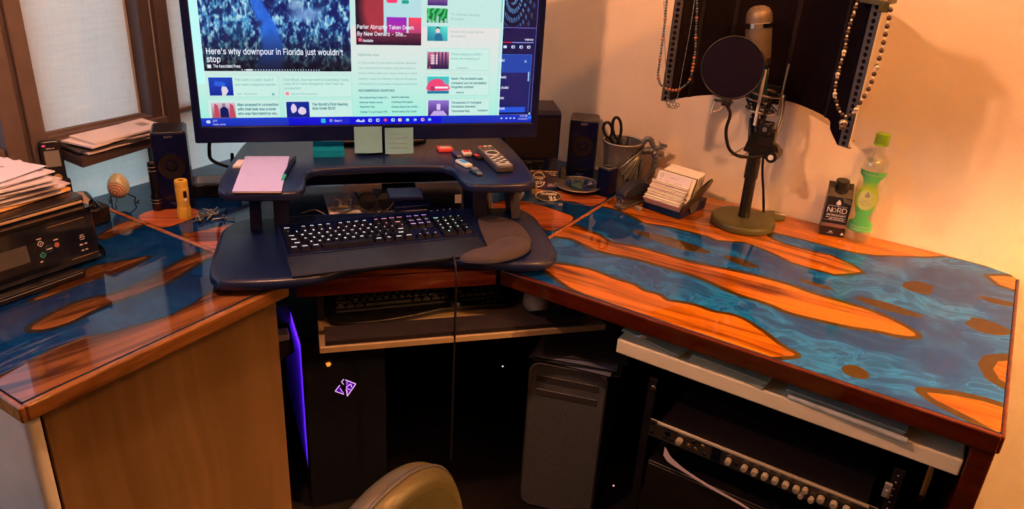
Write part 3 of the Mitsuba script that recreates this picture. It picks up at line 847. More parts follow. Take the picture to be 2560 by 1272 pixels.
pict(.325, 1.462, .4085, 1.2465, dots, 120, 150)
flat(.323, 1.2420, .4085, 1.2432, (150, 130, 220), .0024)
flat(.323, 1.2052, .348, 1.2075, (255, 30, 60), .0024)
flat(.348, 1.2052, .404, 1.2075, (140, 160, 230), .0024)
flat(.323, 1.1300, .401, 1.1766, (10, 66, 170), .0020)
flat(.323, 1.0256, .401, 1.1300, (4, 24, 96), .0020)
flat(.323, 1.0256, .3926, 1.0403, (30, 84, 220), .0022)
flat(.401, 1.0256, .4018, 1.1766, (90, 140, 240), .0022)
flat(.323, 1.1758, .4018, 1.1766, (90, 140, 240), .0022)
flat(.3945, 1.108, .3985, 1.132, (150, 200, 240), .0024)
flat(.4035, 1.0195, .4080, 1.025, (200, 240, 220), .0026)
flat(.4088, 1.0256, .4095, 1.462, (140, 140, 235), .0026)
flat(.323, 1.0195, .4095, 1.0205, (150, 150, 235), .0024)
for cx in (.3297, .3507, .3718, .3920):
    blob(rrect(.0095, .0075, .002, 4, cx, 1.1952), (206, 226, 246))
    if cx > .34:
        blob(rrect(.0045, .003, .001, 3, cx + .0008, 1.195), (10, 24, 90), .0029)
for t_ in (45, -45):
    ink(put(TM([[-.0042, -.0006, 0], [.0042, -.0006, 0], [.0042, .0006, 0], [-.0042, .0006, 0]], [[0, 1, 2], [0, 2, 3]]), (.3859, 1.159, 0), t_), lin(220, 235, 250), (0, 0), .0028)
flat(-.4115, .9985, -.21, 1.0185, (16, 44, 178), .0022, (28, 62, 205))
flat(-.21, .9985, .17, 1.0185, (6, 10, 196), .0022, (14, 20, 214))
flat(.17, .9985, .4125, 1.0185, (14, 40, 180), .0022, (20, 52, 196))
blob(rrect(.011, .011, .001, 3, -.1266, 1.0092), (40, 200, 214))
flat(-.1268, 1.0037, -.1264, 1.0147, (10, 20, 196), .0029)
flat(-.1321, 1.0090, -.1211, 1.0094, (10, 20, 196), .0029)
blob(rrect(.052, .012, .006, 6, -.088, 1.0092), (24, 40, 200), .0024)
ink(torus((-.1082, 1.0098, 0), .0026, .0007, 16, 4), lin(220, 230, 250), (0, 0), .0030)
blob(curve2([(-.047, 1.006), (-.041, 1.0125), (-.034, 1.008), (-.028, 1.0125), (-.026, 1.005)], 30), (190, 206, 236))
for cx, cc, c2 in ((-.0115, (210, 224, 240), (60, 110, 210)), (.0075, (196, 226, 240), (60, 90, 200)), (.0458, (200, 236, 240), (30, 120, 190)), (.0631, (240, 226, 206), (214, 170, 90)), (.0825, (80, 190, 220), (220, 240, 246)), (.1019, (70, 130, 220), (206, 226, 246)), (.1215, (206, 196, 220), (220, 70, 80)), (.1391, (60, 150, 220), (200, 226, 246))):
    blob(rrect(.0095, .0085, .0025, 4, cx, 1.0092), cc, .0027)
    blob(rrect(.005, .004, .0012, 3, cx + .001, 1.0095), c2, .0030)
blob([(.0266, 1.0040), (.0318, 1.0093), (.0266, 1.0146), (.0214, 1.0093)], (255, 70, 110))
blob(rrect(.010, .008, .003, 4, -.3953, 1.0096), (206, 216, 240))
ink(torus((.4068, 1.0116, 0), .0030, .0010, 16, 4), lin(60, 170, 240), (0, 0), .0030)
for cx in (.330, .3435, .3545, .3645):
    blob(rrect(.006, .0042, .0015, 3, cx, 1.0105), (190, 210, 240))
for i in range(30):
    if i not in (2, 3):
        blob(rrect(.0032, .0032, .0015, 3, -.3083 + i * .0061, 1.1345), (200, 210, 236))
blob(rrect(.0150, .0034, .0016, 4, -.2925, 1.1345), (236, 240, 250))
flat(-.3850, 1.1378, -.3762, 1.1466, (226, 232, 246), .0026)
flat(-.0360, 1.2035, -.0275, 1.2115, (255, 100, 120), .0026)
flat(-.2125, 1.0737, -.2050, 1.0812, (255, 130, 150), .0026)
for q in ((.134, 1.1395), (.1345, 1.0775)):
    blob([(q[0], q[1]), (q[0] + .007, q[1]), (q[0] + .0035, q[1] + .007)], (196, 90, 110))
flat(-.2445, 1.073, -.2385, 1.079, (120, 190, 180), .0026)
INKS = {'white': (238, 242, 252), 'grey': (104, 160, 156), 'dark': (30, 104, 120), 'pale': (140, 182, 172)}
SCREEN_TEXT = [
    ("Here's why downpour in Florida just wouldn't", -0.3854, 1.1708, 0.311, 0.0138, 'white'),
    ('stop', -0.3855, 1.1524, 0.0308, 0.0138, 'white'),
    ('The Associated Press', -0.3719, 1.1395, 0.0605, 0.0074, 'white'),
    ('Parler Abruptly Taken Down', -0.0396, 1.2338, 0.1364, 0.0095, 'white'),
    ('By New Owners - Site...', -0.039, 1.2178, 0.1173, 0.0095, 'white'),
    ('Mediaite', -0.0261, 1.2029, 0.0249, 0.0064, 'white'),
    ('This card is a slam-dunk if', -0.3275, 1.1086, 0.0882, 0.0053, 'grey'),
    ('you need a balance transfer', -0.3276, 1.0972, 0.094, 0.0053, 'grey'),
    ('The Ascent', -0.3105, 1.0751, 0.0311, 0.0042, 'grey'),
    ('Ad', -0.3241, 1.0751, 0.0082, 0.0042, 'grey'),
    ('Elon Musk, the man behind exploding Texas,', -0.2143, 1.1088, 0.1532, 0.0053, 'grey'),
    ("says AI is 'more dangerous' than 'bad car", -0.214, 1.0991, 0.1391, 0.0053, 'grey'),
    ("production'", -0.2137, 1.0884, 0.0374, 0.0053, 'grey'),
    ('We Got This Covered', -0.2005, 1.0747, 0.0604, 0.0042, 'grey'),
    ('Man arrested in connection', -0.3264, 1.048, 0.0942, 0.0064, 'dark'),
    ('with intel leak was a loner', -0.3264, 1.0372, 0.0888, 0.0064, 'dark'),
    ('who was fascinated by wa...', -0.3264, 1.0264, 0.0937, 0.0064, 'dark'),
    ("The World's First Hearing", -0.1528, 1.0478, 0.0859, 0.0064, 'dark'),
    ('Aids Under $100', -0.1523, 1.0378, 0.0559, 0.0064, 'dark'),
    ('TRENDING NOW', -0.0393, 1.1694, 0.0521, 0.0053, 'grey'),
    ('17 Tiny Houses You Can Order via Wayfair, Right Now', -0.0388, 1.151, 0.143, 0.0042, 'grey'),
    ("Two-time Gold Glove catches umbrage's season s...", -0.0381, 1.1384, 0.1444, 0.0042, 'grey'),
    ("China's military drills near Taiwan produce a number", -0.0385, 1.1257, 0.1458, 0.0042, 'grey'),
    ('Woman Jumps into Stream to Rescue Struggling', -0.0378, 1.112, 0.1422, 0.0042, 'grey'),
    ('5th Security Force Assistance Brigade commander', -0.0382, 1.0991, 0.1447, 0.0042, 'grey'),
    ('RECOMMENDED SEARCHES', -0.0386, 1.0822, 0.0879, 0.0053, 'dark'),
    ('Woodworking Project K...', -0.037, 1.0652, 0.0722, 0.0042, 'dark'),
    ('Redfin Estimate', 0.0422, 1.0658, 0.0442, 0.0042, 'dark'),
    ('Hermes Sales Jump', -0.0373, 1.0531, 0.0564, 0.0042, 'dark'),
    ('Clothing Packages', 0.0421, 1.0536, 0.0535, 0.0042, 'dark'),
    ('Peaches Flex', -0.0366, 1.0419, 0.0366, 0.0042, 'dark'),
    ('Ghana Approves Oxfor...', 0.042, 1.0413, 0.071, 0.0042, 'dark'),
    ('Twitter To Let Users Off...', -0.0369, 1.0287, 0.0718, 0.0042, 'dark'),
    ('Home Sales Zip Code', 0.0429, 1.029, 0.062, 0.0042, 'dark'),
    ('7% Interest Savings', 0.187, 1.2692, 0.0722, 0.0053, 'pale'),
    ('Accounts', 0.1883, 1.2588, 0.032, 0.0053, 'pale'),
    ('Small Cell Lung Cancer', 0.188, 1.2281, 0.0851, 0.0053, 'pale'),
    ('Symptoms', 0.1893, 1.2175, 0.0374, 0.0053, 'pale'),
    ("Prison slang you didn't", 0.1914, 1.1734, 0.0779, 0.0053, 'grey'),
    ('know the meaning of', 0.1917, 1.1625, 0.0719, 0.0053, 'grey'),
    ('Somewon', 0.2066, 1.1396, 0.0299, 0.0042, 'grey'),
    ('Nash: The excellent auto', 0.1929, 1.1123, 0.0821, 0.0053, 'dark'),
    ("company you've (probably)", 0.1932, 1.1011, 0.0918, 0.0053, 'dark'),
    ('forgotten existed', 0.1935, 1.0909, 0.0572, 0.0053, 'dark'),
    ('Autocar', 0.2063, 1.0775, 0.0208, 0.0042, 'dark'),
    ('Thousands of Outraged', 0.1945, 1.0506, 0.0789, 0.0053, 'dark'),
    ('Christians Demand', 0.1947, 1.0402, 0.0632, 0.0053, 'dark'),
    ('Tennessee Rep.', 0.195, 1.0286, 0.0495, 0.0053, 'dark'),
    ('Feedback', 0.2636, 1.0301, 0.0278, 0.0042, 'dark'),
    ('62°F', -0.3854, 1.0093, 0.01, 0.0053, 'white'),
    ('Partly sunny', -0.3862, 1.0014, 0.0292, 0.0042, 'white'),
    ('Search', -0.1005, 1.0068, 0.0186, 0.0053, 'white'),
    ('2:55 PM', 0.3791, 1.0141, 0.0209, 0.0042, 'white'),
    ('4/14/2023', 0.3752, 1.0065, 0.0253, 0.0042, 'white'),
    ('vevo', 0.3792, 1.2113, 0.0233, 0.0064, 'white'),
    ('(Audio)', 0.3159, 1.1585, 0.0137, 0.0064, 'white'),
    ('(Audio)', 0.3192, 1.1156, 0.017, 0.0064, 'white'),
    ('o (Audio)', 0.3196, 1.0887, 0.0246, 0.0064, 'white'),
    ('(Audio)', 0.321, 1.0615, 0.0118, 0.0064, 'white'),
    ('(Audio)', 0.3213, 1.0339, 0.0152, 0.0064, 'white'),
]
for s_, u_, z_, w_, h_, c_ in SCREEN_TEXT:
    bold_ = h_ > .0060 or c_ == 'dark'
    ink(words(s_, h_, .0002, w_, bold_), lin(*INKS[c_]), (u_, z_), .0032)
m_ = cat(*CM)
scene_content = scr(m_)
part(mon, 'page_content', scene_content, 'black_gloss', False, color=np.vstack(CC) * GAIN, emitter=glow_vertex(), label='headlines and pictures of the page')

# the lower edge of the monitor carries two sticky notes
for u0, u1, zt, zb, lb in ((-.053, .017, .994, .928, 'blank mint sticky note hanging from the monitor edge'), (.024, .097, .990, .924, 'mint sticky note with faint handwriting hanging from the monitor edge')):
    nx, ny = 8, 10
    x, y = np.meshgrid(np.linspace(u0, u1, nx), np.linspace(zt, zb, ny))
    z = .0068 + .010 * ((zt - y) / (zt - zb)) ** 2 + .003 * np.sin((x - u0) * 50)* ((zt - y) / (zt - zb))
    i, j = np.meshgrid(np.arange(nx - 1), np.arange(ny - 1))
    a = (j * nx + i).ravel()
    k = thing('sticky_note', lb, 'sticky note')
    v = np.c_[x.ravel(), y.ravel(), z.ravel()]
    f = np.vstack([np.c_[a, a + nx + 1, a + 1], np.c_[a, a + nx, a + nx + 1]])
    part(k, 'sheet', scr(cat(TM(v, f), TM(v - V([0, 0, .0006]), f[:, ::-1]))), 'note_mint', True)
    if u0 > 0:
        ls = []
        for i_, w_ in enumerate((.030, .050, .046, .052)):
            tt = (zt - (.978 - i_ * .012)) / (zt - zb)
            ls.append(put(squiggle(w_, .0046, i_ + 3), (u0 + .010, .975 - i_ * .0125, .0073 + .010 * tt**2 + .003)))
        part(k, 'handwriting', scr(cat(ls)), 'grey_plastic', False)
# ---------------------------------------------------------------- keyboards
U = 0.0190


def layout(media=True):
    """(x, row, width, height, legend) of the keys of a full-size board, in key units from the left and from the front."""
    o = [(0, 5.25, 1, 1, 'Esc')]
    for i in range(12):
        o.append((2 + i + .5 * (i // 4), 5.25, 1, 1, f'F{i + 1}'))
    for i, s in enumerate(('Prt', 'Scr', 'Brk')):
        o.append((15.25 + i, 5.25, 1, 1, s))
    for i, s in enumerate("`1234567890-="):
        o.append((i, 4, 1, 1, s))
    o.append((13, 4, 2, 1, 'Back'))
    for x0, r, first, row, last in ((0, 3, (1.5, 'Tab'), 'QWERTYUIOP[]', (1.5, '|')), (0, 2, (1.75, 'Caps'), "ASDFGHJKL;'", (2.25, 'Enter')), (0, 1, (2.25, 'Shift'), 'ZXCVBNM,./', (2.75, 'Shift'))):
        o.append((0, r, first[0], 1, first[1]))
        x = first[0]
        for s in row:
            o.append((x, r, 1, 1, s))
            x += 1
        o.append((x, r, last[0], 1, last[1]))
    x = 0
    for w, s in ((1.25, 'Ctrl'), (1.25, 'Win'), (1.25, 'Alt'), (6.25, ''), (1.25, 'Alt'), (1.25, 'Fn'), (1.25, 'Menu'), (1.25, 'Ctrl')):
        o.append((x, 0, w, 1, s))
        x += w
    for r, names in ((4, ('Ins', 'Hm', 'Pu')), (3, ('Del', 'End', 'Pd'))):
        for i, s in enumerate(names):
            o.append((15.25 + i, r, 1, 1, s))
    o += [(16.25, 1, 1, 1, '^'), (15.25, 0, 1, 1, '<'), (16.25, 0, 1, 1, 'v'), (17.25, 0, 1, 1, '>')]
    for r, names in ((4, ('Num', '/', '*', '-')), (3, '789'), (2, '456'), (1, '123')):
        for i, s in enumerate(names):
            o.append((18.5 + i, r, 1, 1, s))
    o += [(18.5, 0, 2, 1, '0'), (20.5, 0, 1, 1, '.'), (21.5, 2, 1, 2, '+'), (21.5, 0, 1, 2, '=')]
    return o


def keycap(w, h, z=0.0085):
    a, b = w * U / 2 - .0008, h * U / 2 - .0008
    return hull([(sx * a, sy * b, 0) for sx in (-1, 1) for sy in (-1, 1)] + [(sx * (a - .0024), sy * (b - .0022) + .0008, z) for sx in (-1, 1) for sy in (-1, 1)])


KX, KY, KA = -.119, -1.278, RA + 7.8
KO = RZ(RA) @ V([KX, KY, 0])


def kb(m):
    return put(m, (KO[0], KO[1], 0.7902), KA)


kbd = thing('keyboard', 'black backlit keyboard with wide palm rest on the lower tray of the riser', 'keyboard')
part(kbd, 'case', kb(cat(hull([(x, y, z) for x in (-.222, .222) for y, z in ((-.040, .0), (.118, .0), (-.040, .014), (.118, .022))]))), 'tray_edge', 30)
part(kbd, 'plate', kb(hull([(x, y, z) for x in (-.218, .218) for y, z in ((-.034, .012), (.113, .020), (-.034, .0150), (.113, .0228))])), 'navy_black', 30)
part(kbd, 'palm_rest', kb(hull([(x, y, z) for x in (-.222, .222) for y, z in ((-.122, .0), (-.1225, .004), (-.114, .0075), (-.060, .0125), (-.041, .0125), (-.041, .0))])), 'charcoal', 30, label='wide dark palm rest')
LEG = {'white': [], 'pink': [], 'blue': [], 'teal': []}
caps = {}
for x, r, w, h, s in layout():
    cx, cy = -.2145 + (x + w / 2) * U, -.030 + (r + h / 2) * U * .985
    cz = .0145 + (cy + .034) * .053
    key = (w, h)
    caps.setdefault(key, keycap(w, h))
    part(kbd, 'key', kb(put(caps[key], (cx, cy, cz))), 'key_black', False)
    if s:
        tint = 'teal' if x >= 18 else 'blue' if x >= 15 else 'pink' if x >= 11 and r > 2.5 else 'white'
        LEG[tint].append(put(words(s, .0046 if len(s) > 1 else .0058, .0003, min(.0115, w * U - .007) if len(s) > 2 else None, True, 'c'), (cx, cy + (.001 if len(s) > 1 else .0005), cz + .0086)))
for i in range(4):
    part(kbd, 'media_key', kb(put(hull([(a, b, z) for a in (-.0055, .0055) for b in (-.0035, .0035) for z in (0, .003)]), (.150 + i * .0165, .1085, .0225))), 'key_black', False)
    LEG['white'].append(put(words('-', .003, .0003, .0025, True, 'c'), (.150 + i * .0165, .1085, .0258)))
for tint, c in (('white', (225, 235, 255)), ('pink', (255, 120, 150)), ('blue', (110, 110, 255)), ('teal', (60, 225, 205))):
    part(kbd, f'{tint}_legends', kb(cat(LEG[tint])), 'white_plastic', False, label=f'{tint} glowing key legends', kind='stuff', emitter=glow(GAIN * lin(*c) * 1.25))

# mouse pad with its wrist rest, right of the keyboard
mp = thing('mouse_pad', 'round dark mouse pad with raised gel wrist rest, right of the keyboard', 'mouse pad')
padc = curve2(sd((.122, 1.30), (.128, 1.20), (.142, 1.150), (.19, 1.15), (.228, 1.20), (.236, 1.28), (.222, 1.335), (.17, 1.375), (.125, 1.365)), 60)
part(mp, 'pad', loc(slab(padc, .7904, .7945, .001, 2)), 'rubber_grey', 40)
rest = curve2(sd((.042, 1.398), (.070, 1.386), (.112, 1.366), (.15, 1.330), (.19, 1.314), (.218, 1.33), (.214, 1.362), (.18, 1.400), (.12, 1.424), (.062, 1.418)), 60)
c_ = rest.mean(0)
rings = [(1.0, .7945), (1.02, .7985), (.99, .804), (.90, .810), (.72, .8145), (.45, .8165)]
v_ = np.vstack([np.c_[c_ + (rest - c_) * k_, np.full(len(rest), z_)] for k_, z_ in rings])
n_ = len(rest)
f_ = np.vstack([np.vstack([np.c_[j * n_ + np.arange(n_), j * n_ + (np.arange(n_) + 1) % n_, (j + 1) * n_ + (np.arange(n_) + 1) % n_], np.c_[j * n_ + np.arange(n_), (j + 1) * n_ + (np.arange(n_) + 1) % n_, (j + 1) * n_ + np.arange(n_)]]) for j in range(len(rings) - 1)])
if (rest[0, 0] * 0 + TM(v_, f_).volume) < 0:
    f_ = f_[:, ::-1]
part(mp, 'wrist_rest', loc(cat(TM(v_, f_), cap(v_[-n_:, :2], rings[-1][1]))), 'rubber_grey', True, label='raised gel wrist rest')
part(mp, 'wrist_rest_seam', loc(tube(np.c_[c_ + (rest - c_) * 1.03, np.full(n_, .7965)], .0016, 6, True)), 'tray_edge', True)
# ---------------------------------------------------------------- on the right wing
def prism(poly, y0, y1):
    """An outline in x, z swept along y."""
    m = slab(poly, 0, 1)
    v = np.asarray(m.vertices)
    return TM(np.c_[v[:, 0], y1 + (y0 - y1) * v[:, 2], v[:, 1]], m.faces)


# subwoofer-like black speaker behind the monitor
k = thing('speaker', 'big boxy black speaker behind the right edge of the monitor', 'speaker')
o_, a_ = (.892, -.199, TOP + .0008), 40.0
sb = lambda m: put(m, o_, a_)
part(k, 'cabinet', sb(hull([(x, y, z) for x in (-.175, 0) for y, z in ((0, 0), (.155, 0), (0, .207), (.018, .216), (.145, .216), (.155, .205))])), 'navy_black', 20)
part(k, 'grille', sb(box(-.168, -.008, -.004, .001, .075, .198, .003)), 'fuzzy_black', 30)
part(k, 'control_panel', sb(box(-.125, -.040, -.0035, .001, .028, .066, .002)), 'black_satin', 30)
for i in range(3):
    part(k, 'knob', sb(put(lathe([(.0001, 0), (.006, 0), (.0055, .006), (.0001, .006)], 16), (-.11 + i * .028, -.003, .043), 0, 90)), 'charcoal', 30)
part(k, 'badge', sb(box(-.095, -.082, -.0045, -.003, .059, .0615)), 'grey_plastic')


def sony(label, at, az, w, h, d, group='pair of small black desktop speakers'):
    k = thing('speaker', label, 'speaker', group)
    f = lambda m: put(m, at, az)
    body = put(slab(rrect(w, h, .008, 5, 0, h / 2), -d, 0.0, .004, 3), (0, 0, 0), 0, 90)
    part(k, 'cabinet', f(body), 'grey_dark' if az < 40 else 'black_satin', 35)
    face = put(slab(rrect(w - .007, h - .008, .007, 5, 0, h / 2), 0.0, .004, .002, 2, False), (0, -.0002, 0), 0, 90)
    part(k, 'front_panel', f(face), 'navy_black', 35)
    fl = lambda m, z, y=-.004: f(put(m, (0, y, z), 0, 90))
    cz = h * .57
    part(k, 'cone', fl(lathe([(.0001, .0035), (.010, .0030), (.0105, -.001), (.031, .0025), (.033, .0025)], 40), cz, -.0045), 'fuzzy_black', 30)
    part(k, 'cone_ring', f(torus((0, -.0048, cz), .035, .0016, 48, 6, (0, 1, 0))), 'navy_black', True)
    part(k, 'logo', f(basis(words('SONY', .0055, .0004, .021, True, 'c'), (0, -.0043, h - .015), (1, 0, 0), (0, 0, 1))), 'grey_plastic', False, label='SONY lettering')
    part(k, 'port', fl(slab(rrect(w * .55, .010, .005, 5), 0, .0006), h * .16), 'black_gloss')
    for i in range(2):
        part(k, 'marking', f(basis(dashes(.026 - i * .014, .0016, i), (-.013 + i * .007, -.0043, h * .085 - i * .005), (1, 0, 0), (0, 0, 1))), 'grey_plastic', False)


sony('small black desktop speaker between the big black speaker and the pewter mug', (.934, -.124, TOP), 26, .088, .187, .085)
sony('small black desktop speaker against the window, behind the yellow flashlight', (.240, -1.062, TOP), 52, .084, .207, .090)

# pewter tankard with a dragon handle
MC = V([1.062, -.116, TOP])
mg = thing('tankard', 'pewter tankard with a winged dragon for a handle, used as pen pot by the wall', 'mug')
part(mg, 'cup', put(lathe([(.0001, .004), (.048, .004), (.050, .0), (.0545, .002), (.055, .012), (.0515, .018), (.0505, .06), (.053, .11), (.057, .138), (.060, .142), (.0605, .146), (.058, .148), (.0555, .145), (.050, .11), (.048, .06), (.047, .012), (.0001, .010)], 56), MC), 'pewter', 40)
part(mg, 'rim', torus(MC + V([0, 0, .1465]), .0585, .0030, 64, 8), 'steel', True)
HA = math.radians(22)
hd, hs = V([math.cos(HA), math.sin(HA), 0]), V([math.sin(HA), -math.cos(HA), 0])     # outwards, and towards the viewer
hp = lambda a, z, s=0.0: MC + hd * a + hs * s + V([0, 0, z])
neck = smooth_path([hp(.054, .118), hp(.059, .145), hp(.070, .160), hp(.082, .158), hp(.090, .142), hp(.100, .134), hp(.112, .142), hp(.121, .147)], 36)
part(mg, 'dragon_neck', tube(neck, np.interp(np.linspace(0, 1, 36), [0, .3, .6, .8, 1], [.0085, .0078, .0072, .0065, .0055]) * (1 + .12 * np.sin(np.arange(36) * 2.1)), 9), 'pewter', 50)
part(mg, 'dragon_head', cat(hull([hp(.112, .137, -.006), hp(.112, .137, .006), hp(.112, .150, -.006), hp(.112, .151, .006), hp(.132, .142, -.003), hp(.132, .142, .003), hp(.131, .149, 0)]),
                            hull([hp(.110, .148, s * .004) for s in (-1, 1)] + [hp(.104, .158, s * .005) for s in (-1, 1)] + [hp(.114, .149, 0)]),
                            hull([hp(.113, .135, s * .004) for s in (-1, 1)] + [hp(.129, .134, s * .002) for s in (-1, 1)] + [hp(.113, .139, 0)])), 'pewter', 30)
tail = smooth_path([hp(.052, .118), hp(.070, .124), hp(.090, .126), hp(.101, .114), hp(.103, .090), hp(.098, .062), hp(.088, .038), hp(.076, .022), hp(.060, .016), hp(.052, .020)], 50)
part(mg, 'dragon_body', tube(tail, np.interp(np.linspace(0, 1, 50), [0, .25, .5, 1], [.010, .0115, .0092, .005]) * (1 + .14 * np.sin(np.arange(50) * 1.9)), 9), 'pewter', 50)
part(mg, 'dragon_claw', cat(*[tube(smooth_path([hp(.094, .118), hp(.106, .112 + s * .003), hp(.116, .116, s * .006), hp(.121, .113, s * .008)], 10), np.linspace(.004, .0015, 10), 6) for s in (-1, 0, 1)]), 'pewter', 50)
# the wing lies over the side of the cup
wing = []
tip0 = V([.060, .120])
fan = [(-.82, .100), (-.98, .076), (-.86, .056), (-.74, .040), (-.58, .034)]
W0 = lambda th, z, o=0.0: MC + (hd * math.cos(th) + hs * math.sin(th)) * (.0585 + o) + V([0, 0, z])
root_t, root_z = .18, .128
ribs = [(1.52, .080), (1.42, .058), (1.22, .044), (.96, .036), (.68, .040)]
for t_, z_ in ribs:
    pts = [W0(root_t + (t_ - root_t) * q, root_z + (z_ - root_z) * q + .012 * math.sin(math.pi * q), .002) for q in np.linspace(0, 1, 8)]
    wing.append(tube(pts, np.linspace(.0044, .0018, 8), 6))
for (ta, za), (tb, zb) in zip(ribs[:-1], ribs[1:]):
    g, n_q = [], 8
    for q in np.linspace(0, 1, n_q):
        for r_ in np.linspace(0, 1, 5):
            t_, z_ = ta + (tb - ta) * r_, za + (zb - za) * r_ + .010 * math.sin(math.pi * r_)
            g.append(W0(root_t + (t_ - root_t) * q, root_z + (z_ - root_z) * q + .012 * math.sin(math.pi * q), .0008))
    g = V(g)
    f_ = [(i * 5 + j, i * 5 + j + 1, (i + 1) * 5 + j + 1) for i in range(n_q - 1) for j in range(4)] + [(i * 5 + j, (i + 1) * 5 + j + 1, (i + 1) * 5 + j) for i in range(n_q - 1) for j in range(4)]
    wing.append(cat(TM(g, f_), TM(g, [f[::-1] for f in f_])))
part(mg, 'dragon_wing', cat(*wing), 'pewter', 50)
part(mg, 'dragon_leg', cat(tube(smooth_path([W0(.12, .10, .003), W0(.20, .062, .006), W0(.16, .035, .004), W0(.22, .014, .006)], 16), np.linspace(.009, .005, 16), 8), *[tube(smooth_path([W0(.22, .016, .005), W0(.16 + .09 * i, .006, .010), W0(.15 + .1 * i, .0015, .012)], 6), np.linspace(.003, .0012, 6), 6) for i in range(3)]), 'pewter', 50)

# scissors in the tankard
sc_ = thing('scissors', 'black handled scissors standing handles-up in the pewter tankard', 'scissors')


def loop(c, tilt, w, h, side):
    a = np.linspace(0, 2 * math.pi, 28, endpoint=False)
    x, z = w * np.cos(a) * (1 + .12 * np.sin(a)), h * np.sin(a)
    t = math.radians(tilt)
    p = V(c) + np.outer(x * math.cos(t) + z * math.sin(t), [.92, .39, 0]) + np.outer(-x * math.sin(t) + z * math.cos(t), [0, 0, 1.0])
    return tube(p, .0042, 8, True)


part(sc_, 'handle', cat(loop((1.018, -.136, .926), -14, .0125, .023, 0), rod((1.027, -.134, .905), (1.050, -.124, .862), .005)), 'black_plastic', True)
part(sc_, 'handle', cat(loop((1.043, -.127, .934), -10, .0125, .033, 1), rod((1.050, -.124, .905), (1.054, -.122, .862), .005)), 'black_plastic', True)
part(sc_, 'blade', rod((1.050, -.124, .868), (1.063, -.118, .772), .006, .002), 'steel')
part(sc_, 'blade', rod((1.054, -.122, .868), (1.057, -.120, .772), .006, .002), 'steel')

# square desk lighter / pen block
k = thing('pen_holder', 'small square black pen holder with one round opening, in front of the pewter tankard', 'pen holder')
pb = lambda m: put(m, (1.0605, -.1945, TOP + .0006), -12)
part(k, 'block', pb(cat(box(-.0212, .0212, -.0222, .0222, 0, .081, .003))), 'navy_black', 20)
part(k, 'top_plate', pb(put(slab(rrect(.0405, .0425, .004, 4), .081, .0828, .0006, 2), (0, 0, 0))), 'grey_dark', 30)
part(k, 'opening', pb(put(lathe([(.0001, .0832), (.0105, .0832), (.0125, .0838), (.0135, .0829)], 28), (0, 0, 0))), 'black_gloss', 30)
part(k, 'opening_ring', pb(torus((0, 0, .0833), .0130, .0011, 32, 6)), 'steel', True)

# pewter dish of blue stones
k = thing('trinket_dish', 'round silver dish holding dark blue stones, in front of the right desktop speaker', 'dish')
DC = V([.981, -.222, TOP])
part(k, 'dish', put(lathe([(.0001, .001), (.034, 0), (.038, .004), (.056, .012), (.068, .017), (.0705, .0175), (.0710, .0190), (.068, .0195), (.055, .0150), (.037, .0075), (.0001, .006)], 64), DC), 'pewter', 50)
part(k, 'beaded_rim', torus(DC + V([0, 0, .0188]), .0695, .0018, 72, 6), 'steel', True)
rg = np.random.default_rng(11)
for i, (dx, dy, s) in enumerate(((.002, -.010, .022), (.030, .006, .019), (-.014, .016, .017), (.016, .028, .016), (-.030, -.006, .012), (.038, -.020, .011))):
    q = rg.normal(size=(14, 3))
    q /= np.linalg.norm(q, axis=1, keepdims=True)
    h = hull(q * V([1.0, .8, .75]) * s)
    h.vertices = h.vertices - V([0, 0, h.bounds[0, 2]])
    single('blue_stone', put(h, DC + V([dx, dy, .0070 + (.004 if math.hypot(dx, dy) > .03 else 0)]), i * 40), 'blue_dark' if i % 3 else 'teal_dark', 'rough blue stone lying in the silver dish', 'stone', False, 'blue stones in the silver dish')

# business card stand, crystal point, round-shouldered oval
k = thing('business_card', 'dark purple business card reading Image Factory, propped upright by the big speaker', 'business card')
ca = lambda m: basis(m, (.864, -.303, TOP + .0005), (math.cos(math.radians(36)), math.sin(math.radians(36)), 0), (-.26 * math.sin(math.radians(36)), .26 * math.cos(math.radians(36)), .966))
plastic('card_purple', (.018, .012, .040), .35)
plastic('card_violet', (.050, .036, .090), .35)
part(k, 'card', ca(box(-.004, .080, 0, .053, -.0008, 0, .0003)), 'card_purple', False)
part(k, 'top_edge', ca(box(-.004, .078, .0485, .053, 0, .0003)), 'tan', False)
part(k, 'ring_print', ca(cat(*[put(torus((0, 0, 0), r_, .0012, 44, 4), (.024, .025, .0002)) for r_ in (.024, .029)])), 'card_violet', False)
gear = [(.0205 * (1 + .10 * (i % 2)) * math.cos(i * math.pi / 22), .0215 * (1 + .10 * (i % 2)) * math.sin(i * math.pi / 22)) for i in range(44)]
gin = [(.0190 * math.cos(i * math.pi / 22), .0200 * math.sin(i * math.pi / 22)) for i in range(44)]
gv = np.vstack([np.c_[gear, np.full(44, .0006)], np.c_[gin, np.full(44, .0006)]])
gf = [f for i in range(44) if not (i in (0, 1, 42, 43, 20, 21, 22, 23)) for f in ((i, (i + 1) % 44, 44 + (i + 1) % 44), (i, 44 + (i + 1) % 44, 44 + i))]
part(k, 'gear_emblem', ca(put(TM(gv, gf), (.022, .026, .0006))), 'white_plastic', False)
part(k, 'name_print', ca(cat(put(words('Image', .0105, .0004, .031, True), (.006, .0275, .001)), put(words('Factory', .0105, .0004, .036, True), (.004, .0135, .001)))), 'white_plastic', False, label='white lettering Image Factory')
for i_, (w_, x_, y_) in enumerate(((.024, .053, .0440), (.018, .059, .0395), (.024, .053, .0130), (.026, .051, .0095), (.026, .051, .0060))):
    part(k, 'address_line', ca(put(dashes(w_, .0022, i_), (x_, y_, .0006))), 'paper', False, kind='stuff')
part(k, 'bar_print', ca(cat(*[box(.062 + i * .005, .0632 + i * .005, .017, .036, 0, .0003) for i in range(3)])), 'card_violet', False)

